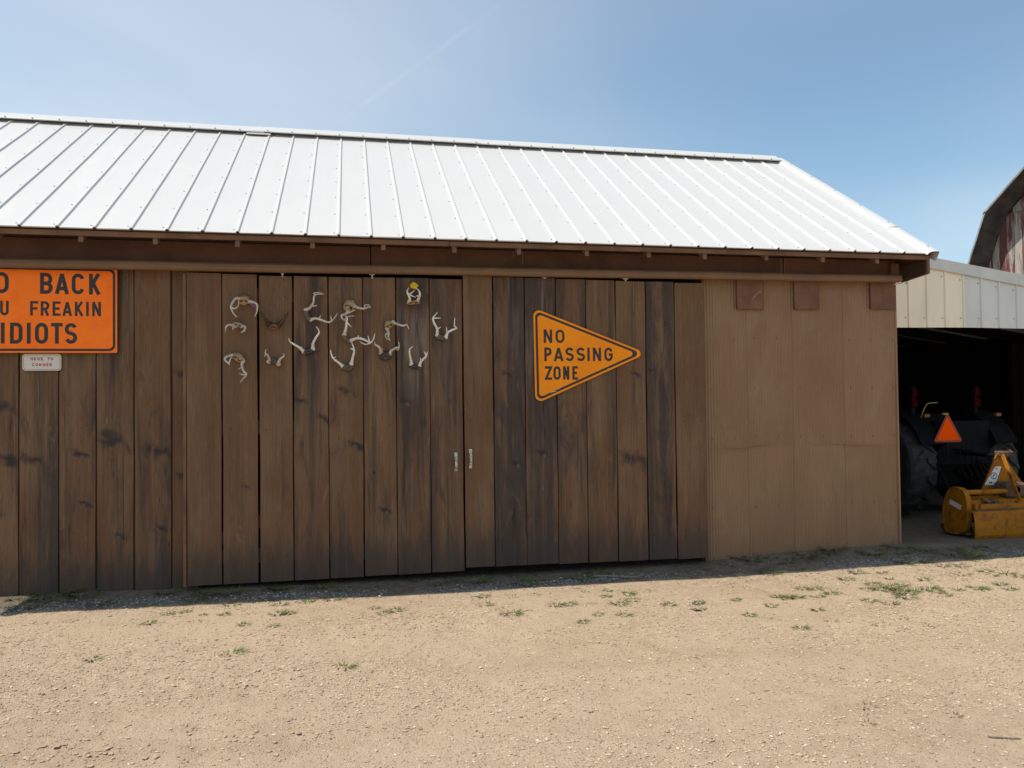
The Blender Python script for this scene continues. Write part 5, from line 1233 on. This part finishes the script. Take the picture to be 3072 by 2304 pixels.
# mast: broad left plate, right strut, head
b = MB(); ym = 1.30
b.prism([(10.90, .47), (11.10, .47), (11.315, 1.01), (11.215, 1.03), (11.165, .985)], (1, 0, 0), (0, 0, 1), (0, 1, 0), (0, ym, 0), .020)
b.prism([(11.165, .62), (11.40, .645), (11.315, .98), (11.23, .94)], (1, 0, 0), (0, 0, 1), (0, 1, 0), (0, ym+.012, 0), .014)
b.prism([(11.30, 1.01), (11.25, .95), (11.58, .52), (11.68, .52)], (1, 0, 0), (0, 0, 1), (0, 1, 0), (0, ym+.05, 0), .02)
b.build('mast', YEL, til)
b = MB(); b.beam((11.205, 1.24, 1.00), (11.085, .86, .44), .055, .016, (1, 0, 0), 0, .003); b.box((11.045, .835, .425), (11.125, .90, .452), 0, .004); b.build('mast_strut', YEL, til)
b = MB(); b.box((11.20, 1.22, .975), (11.33, 1.38, 1.045), 0, .012); b.tube([(11.30, 1.18, 1.03), (11.30, 1.22, 1.06), (11.32, 1.26, 1.05), (11.32, 1.28, 1.0)], .012, 6); b.build('mast_head', RUST, til)
b = MB(); b.prism([(10.975, .612), (11.135, .600), (11.238, .842), (11.146, .846)], (1, 0, 0), (0, 0, 1), (0, 1, 0), (0, ym-.0022, 0), .002)
dc = b.build('decal', plain('white_mast_decal', (.66, .66, .64), .5), til)
b = MB(); ro_ = [(11.118+.052*math.cos(t), .725+.045*math.sin(t)) for t in [2*math.pi*i/24 for i in range(24)]]; ri_ = [(11.118+.041*math.cos(t), .725+.034*math.sin(t)) for t in [2*math.pi*i/24 for i in range(24)]]
ring(b, ro_, ri_, lambda u, v: (u, ym-.003, v)); b.obox((11.118, ym-.0032, .725), (.6, 0, 1), (0, 1, 0), (1, 0, -.6), (.055, .0005, .010)); b.obox((11.110, ym-.0036, .728), (.2, 0, 1), (0, 1, 0), (1, 0, -.2), (.04, .0005, .008))
b.box((11.042, ym-.0035, .628), (11.062, ym-.003, .650)); b.box((11.068, ym-.0035, .627), (11.088, ym-.003, .649)); b.box((11.15, ym-.0035, .815), (11.175, ym-.003, .828))
b.build('emblem', plain('navy_print', (.03, .04, .10), .5), dc)

# ------------------------------------------------------------------ old red barn behind
def redbarn_mat():
    m = NT('peeling_red_barn_board'); v = m.obj(True)
    pn_ = m.noise(v, (6, 6, .8), 1.0, 7, .75, .3)
    oi = m.node('ShaderNodeObjectInfo')
    thr = m.math('ADD', .30, m.math('MULTIPLY', oi.outputs['Random'], .26))
    c = m.mix(m.ramp(pn_, thr, m.math('ADD', thr, .16)), (.15, .036, .028), (.44, .40, .35))
    c = m.mix(m.math('MULTIPLY', m.noise(v, (14, 14, 1), 1.0, 5, .7, 0, .5, .7, (2, 8, 3)), .6), c, (.16, .12, .10))
    gr = m.noise(v, (60, 60, 1.5), 1.0, 4, .6)
    c = m.mix(m.ramp(gr, .3, .7, .45, 0), c, (.06, .045, .04))
    m.col(c); m.rough(.9); m.bump(gr, .5, .01); return m.mat
RB = redbarn_mat(); RBR = plain('grey_weathered_roof_edge', (.26, .25, .235), .85, var=.3, sc=2); RBT = plain('dark_barn_roofing', (.075, .07, .068), .9, var=.3, sc=2)
rb = empty('red_barn', (32, 11.5, 0), 'old gambrel barn with peeling red boards and grey roof edge, far right', 'barn')
BX = 26.0; GX0 = 26.85; YC = 11.5
gam = [(19.35, 4.75), (17.48, 8.64), (YC, 12.46)]
def gz_top(y):
    d = abs(y-YC); ye, yk = gam[0][0]-YC, gam[1][0]-YC
    return 12.46-(12.46-8.64)*d/yk if d < yk else 8.64-(8.64-4.75)*(d-yk)/(ye-yk)
bw = .345; k = 0; yv = YC-7.2
pm = {}
while yv < YC+7.2:
    y0, y1 = yv+.006, yv+bw-.006; ymid = (y0+y1)/2
    top = [gz_top(y0)-.20, gz_top(y1)-.20]
    if min(top) < .5: yv += bw; continue
    zsp = 8.54
    def bplank(za, tops, x):
        b = MB(); t = .025
        b.v = [(x, y0, za), (x, y1, za), (x, y1, tops[1]), (x, y0, tops[0]), (x+t, y0, za), (x+t, y1, za), (x+t, y1, tops[1]), (x+t, y0, tops[0])]
        b.f = [(0,3,2,1),(4,5,6,7),(0,1,5,4),(1,2,6,5),(2,3,7,6),(3,0,4,7)]; b.m = [0]*6
        o = b.build('gable_plank', RB, rb, origin=(x, ymid, za)); return o
    off_ = random.uniform(0, .012)
    bplank(-.1, [min(top[0], zsp+.1), min(top[1], zsp+.1)], GX0+off_)
    if min(top) > zsp+.15: bplank(zsp+random.uniform(-.015, .015), top, GX0-.035+off_)
    yv += bw
b = MB(); b.box((GX0+.045, YC-7.2, -.1), (GX0+.06, YC+7.2, 4.8)); b.build('wall_backing', INNER, rb)
b = MB(); b.prism([(YC-7.0, 4.8), (YC+7.0, 4.8), (17.3, 8.5), (YC, 12.2), (2*YC-17.3, 8.5)], (0, 1, 0), (0, 0, 1), (1, 0, 0), (GX0+.045, 0, 0), .02); b.build('gable_backing', INNER, rb)
for sgn in (1, -1):
    for (p, q) in ((gam[0], gam[1]), (gam[1], gam[2])):
        ya, za, yb_, zb_ = YC+sgn*(p[0]-YC), p[1], YC+sgn*(q[0]-YC), q[1]
        b = MB(); d = Vector((0, yb_-ya, zb_-za)).normalized(); nrm = Vector((0, -d.z, d.y)); nrm = nrm if nrm.z > 0 else -nrm
        P0 = Vector((0, ya, za)); P1 = Vector((0, yb_, zb_))
        ext = .12 if p is gam[1] else 0
        P0 = P0-d*ext
        vs = []
        for X_ in (BX+.0, BX+18): 
            for off_ in (0.0, -.07): vs += [tuple(P0+nrm*off_+Vector((X_, 0, 0))), tuple(P1+nrm*off_+Vector((X_, 0, 0)))]
        b.add(vs, [(0,1,3,2),(4,6,7,5),(0,4,5,1),(2,3,7,6),(0,2,6,4),(1,5,7,3)]); b.build('roof_slope', RBT, rb)
        b = MB(); vs = []
        for X_ in (BX-.03, BX-.004):
            for off_ in (0.012, -.06): vs += [tuple(P0+nrm*off_+Vector((X_, 0, 0))), tuple(P1+nrm*off_+Vector((X_, 0, 0)))]
        b.add(vs, [(0,1,3,2),(4,6,7,5),(0,4,5,1),(2,3,7,6),(0,2,6,4),(1,5,7,3)]); b.build('rake_board', RBR, rb)
b = MB(); b.box((GX0, YC+7.15, -.1), (44, YC+7.2, 4.9)); b.build('side_wall', RB, rb)
b = MB(); b.box((GX0, YC-7.2, -.1), (44, YC-7.15, 4.9)); b.build('side_wall', RB, rb)

# ------------------------------------------------------------------ loose stones, gravel, grass
OCT = np.array([(1,0,0),(0,1,0),(-1,0,0),(0,-1,0),(0,0,1),(0,0,-1),(.6,.6,.5),(-.6,.6,.5),(-.6,-.6,.5),(.6,-.6,.5)], float)
OCF = np.array([(0,6,9),(6,4,9),(1,7,6),(7,4,6),(2,8,7),(8,4,7),(3,9,8),(9,4,8),(0,1,6),(1,2,7),(2,3,8),(3,0,9),(1,0,5),(2,1,5),(3,2,5),(0,3,5)])
def scatter_stones(name, P, size, mat, seed, flat=.65):
    r = np.random.default_rng(seed); n = len(P)
    a = r.random(n)*6.283; S = size[:, None]*np.stack([r.uniform(.7, 1.5, n), r.uniform(.6, 1.1, n), r.uniform(.45, .9, n)*flat*1.2], -1)
    v = OCT[None]*(1+r.uniform(-.22, .22, (n, len(OCT), 1)))*S[:, None]
    ca, sa = np.cos(a)[:, None], np.sin(a)[:, None]
    x = v[..., 0]*ca-v[..., 1]*sa; y = v[..., 0]*sa+v[..., 1]*ca
    V = np.stack([x+P[:, 0:1], y+P[:, 1:2], v[..., 2]+P[:, 2:3]], -1).reshape(-1, 3)
    F = (OCF[None]+(np.arange(n)*len(OCT))[:, None, None]).reshape(-1, 3)
    return np_mesh(name, V, F, mat)
def stone_mat(name, cols):
    m = NT(name); g = m.node('ShaderNodeNewGeometry'); rp = g.outputs['Random Per Island']
    cr = m.node('ShaderNodeValToRGB'); m.l.new(rp, cr.inputs[0])
    el = cr.color_ramp.elements
    el[0].position = 0; el[0].color = (*cols[0], 1); el[1].position = 1; el[1].color = (*cols[-1], 1)
    for i, c in enumerate(cols[1:-1]): e = el.new((i+1)/(len(cols)-1)); e.color = (*c, 1)
    m.col(cr.outputs[0]); m.rough(.9); m.b.inputs['Specular IOR Level'].default_value = .2; return m.mat
def sand_pts(n, x0, x1, y0, y1, seed, dens=None):
    r = np.random.default_rng(seed); x = r.uniform(x0, x1, n); y = r.uniform(y0, y1, n)
    if dens is not None:
        k = r.random(n) < dens(x, y); x, y = x[k], y[k]
    return x, y, r
# fine sand-coloured crumbs over the yard
def dens_yard(x, y): return np.clip(.12+1.5*np.clip(vnoise(x+70, y*1.6+70, .9, 5)*1.7-.45, 0, 1)+.25*vnoise(x, y+50, .3, 14), 0, 1)
x, y, r = sand_pts(125000, -1.2, 10.5, -4.7, -.02, 21, dens_yard)
sz = .0032+.0085*r.random(len(x))**2.8+.009*(r.random(len(x)) < .004)
z = ground_z(x, y)+sz*.12
o = scatter_stones('sand_crumbs', np.stack([x, y, z], -1), sz, stone_mat('sand_crumb_stones', [(.25, .18, .12), (.43, .325, .22), (.46, .35, .24), (.50, .385, .27), (.33, .24, .165), (.60, .51, .40)]), 3)
tag(o, 'loose sandy crumbs and pebbles scattered over the yard', None, None, 'stuff')
# broken crust: flat clods lifted by the sun, lower left of the yard and in a few patches
def dens_clod(x, y):
    p = np.zeros_like(x)
    for (a, b_, sx_, sy_, k) in ((1.75, -3.05, .95, .26, 1.0), (0.9, -.42, .5, .16, .7), (1.9, -2.15, .9, .25, .45), (3.0, -2.95, .5, .25, .5), (4.3, -3.2, .9, .3, .25), (5.2, -2.4, 1.2, .4, .12), (2.6, -1.2, 1.5, .3, .15)):
        p = np.maximum(p, k*np.exp(-((x-a)/sx_)**2-((y-b_)/sy_)**2))
    return p*np.clip((vnoise(x+33, y*1.5+33, .22, 41)-.42)*5, 0, 1)
x, y, r = sand_pts(17000, -.6, 8, -4.2, -.1, 25, dens_clod)
sz = .005+.015*r.random(len(x))**2.2
z = ground_z(x, y)+sz*.22
o = scatter_stones('soil_clods', np.stack([x, y, z], -1), sz, stone_mat('dry_soil_clods', [(.30, .215, .14), (.38, .285, .195), (.42, .32, .22), (.34, .245, .165)]), 8, .42)
tag(o, 'broken clods of dry soil crust in patches on the yard', None, None, 'stuff')
# grey gravel along the drip line of the eave
def dens_grav(x, y): return np.clip(np.exp(-((y-.10-.04*np.sin(x*1.3))/.085)**2)*np.clip(2.2*vnoise(x+9, y+9, .35, 31)-.25, .12, 1), 0, 1)
x, y, r = sand_pts(30000, -1.5, 10.6, -.15, .42, 22, dens_grav)
sz = .004+.010*r.random(len(x))**2.2+.012*(r.random(len(x)) < .006)
z = ground_z(x, y)+sz*.25
o = scatter_stones('gravel', np.stack([x, y, z], -1), sz, stone_mat('grey_limestone_gravel', [(.12, .11, .10), (.31, .30, .28), (.18, .17, .155), (.42, .41, .39), (.22, .20, .18)]), 4)
tag(o, 'strip of pale grey gravel along the drip line under the eave', None, None, 'stuff')

def leaf_mat(name, c1, c2):
    m = NT(name); g = m.node('ShaderNodeNewGeometry')
    m.col(m.mix(g.outputs['Random Per Island'], c1, c2)); m.rough(.6); m.b.inputs['Specular IOR Level'].default_value = .25
    return m.mat
GREEN = leaf_mat('grass_green', (.055, .090, .018), (.125, .150, .035)); DRY = leaf_mat('dry_grass', (.20, .125, .055), (.13, .095, .04))
def tuft_blades(cx, cy, w, nb, seed, b, hgt=1.0, lie=.6):
    r = random.Random(seed)
    z0 = float(ground_z(np.array([cx]), np.array([cy]))[0])
    for i in range(nb):
        a = r.uniform(0, 6.283); rr = w*.32*math.sqrt(r.random())
        px, py = cx+rr*math.cos(a)*1.3, cy+rr*math.sin(a)
        a2 = a+r.uniform(-.8, .8); L = w*r.uniform(.35, .75)*hgt; wd = r.uniform(.0022, .0045)
        el_ = r.uniform(.15, 1.1)*(1-lie)+r.uniform(.05, .5)*lie
        dx_, dy_ = math.cos(a2), math.sin(a2); nx2, ny2 = -dy_, dx_
        pts = []
        hx, hz_ = 0, z0-.004
        for s_ in range(4):
            t = s_/3; e = el_*(1-.75*t)
            wq = wd*(1-.85*t*t)
            pts.append((px+dx_*hx-nx2*wq, py+dy_*hx-ny2*wq, hz_)); pts.append((px+dx_*hx+nx2*wq, py+dy_*hx+ny2*wq, hz_+.001))
            hx += L/3*math.cos(e); hz_ += L/3*math.sin(e)
        b.add(pts, [(0,1,3,2),(2,3,5,4),(4,5,7,6)])
bg, bd = MB(), MB()
FEAT = {}
for i, (tx, ty, w, kind) in enumerate(TUFTS):
    shade = ty > .03
    if kind == 'g': tuft_blades(tx, ty, w*(1.2 if shade else 1.05), int(26+190*w), 100+i, bg, .75 if shade else .8)
    else: tuft_blades(tx, ty, w, int(10+90*w), 100+i, bd, .7, .9)
# sparse blades between the tufts on the right
r = random.Random(77)
for i in range(900):
    tx = r.uniform(1.0, 10.4); ty = -r.random()**1.4*1.1+.0
    wgt = (.16 if tx < 5.5 else .35 if tx < 6.3 else 1.0)*(1 if ty > -.75 else .4)
    if r.random() < wgt: tuft_blades(tx, ty, r.uniform(.03, .065), r.randint(3, 8), 1000+i, bg if r.random() < .55 else bd, .9, .8)
for i in range(150):
    tuft_blades(r.uniform(-1.0, 9.0), r.uniform(-4.3, -1.0), r.uniform(.03, .05), r.randint(2, 5), 3000+i, bg if r.random() < .25 else bd, .8, .9)
for i in range(120):
    tuft_blades(r.uniform(-1.2, 10.4), r.uniform(.2, .42), r.uniform(.06, .16), r.randint(8, 22), 5000+i, bg if r.random() < .8 else bd, .8, .5)
o = bg.build('grass', GREEN); tag(o, 'sparse green grass and weeds on the sand along the shed', None, None, 'stuff')
o = bd.build('dry_grass', DRY); tag(o, 'scattered dry brown grass on the sandy yard', None, None, 'stuff')

# two sticks on the ground
STM = plain('grey_dead_wood', (.20, .165, .13), .9, var=.3, sc=15, bump=.3)
def stick(name, a, c, r0, label, seed, branches=2):
    rs = random.Random(seed); pts = []; n = 8
    for i in range(n+1):
        t = i/n; x_ = a[0]+(c[0]-a[0])*t+rs.uniform(-1, 1)*r0*.7; y_ = a[1]+(c[1]-a[1])*t+rs.uniform(-1, 1)*r0*.7
        pts.append((x_, y_, float(ground_z(np.array([x_]), np.array([y_]))[0])+r0*.9+.004))
    zm = max(p[2] for p in pts); pts = [(p[0], p[1], .5*p[2]+.5*zm-.004) for p in pts]
    b = MB(); b.tube(pts, [r0*(1-.5*i/n)*rs.uniform(.85, 1.1) for i in range(n+1)], 7)
    for k in range(branches):
        i = rs.randint(2, n-2); p = Vector(pts[i]); d = Vector((c[0]-a[0], c[1]-a[1], 0)).normalized(); s_ = Vector((-d.y, d.x, .15))*rs.choice((-1, 1))
        b.tube([p, p+(d*.5+s_*.5)*r0*6], [r0*.5, r0*.2], 5)
    o = b.build(name, STM, None, origin=pts[0]); tag(o, label, 'stick'); return o
stick('dead_branch', STICKS[2], STICKS[3], .017, 'grey dead branch lying on the gravel in the shade below the right sliding door', 2)
stick('thin_twig', STICKS[0], (STICKS[1][0]+.02, STICKS[1][1]), .006, 'thin dry twig lying on the bare sand at the lower right', 6, 1)
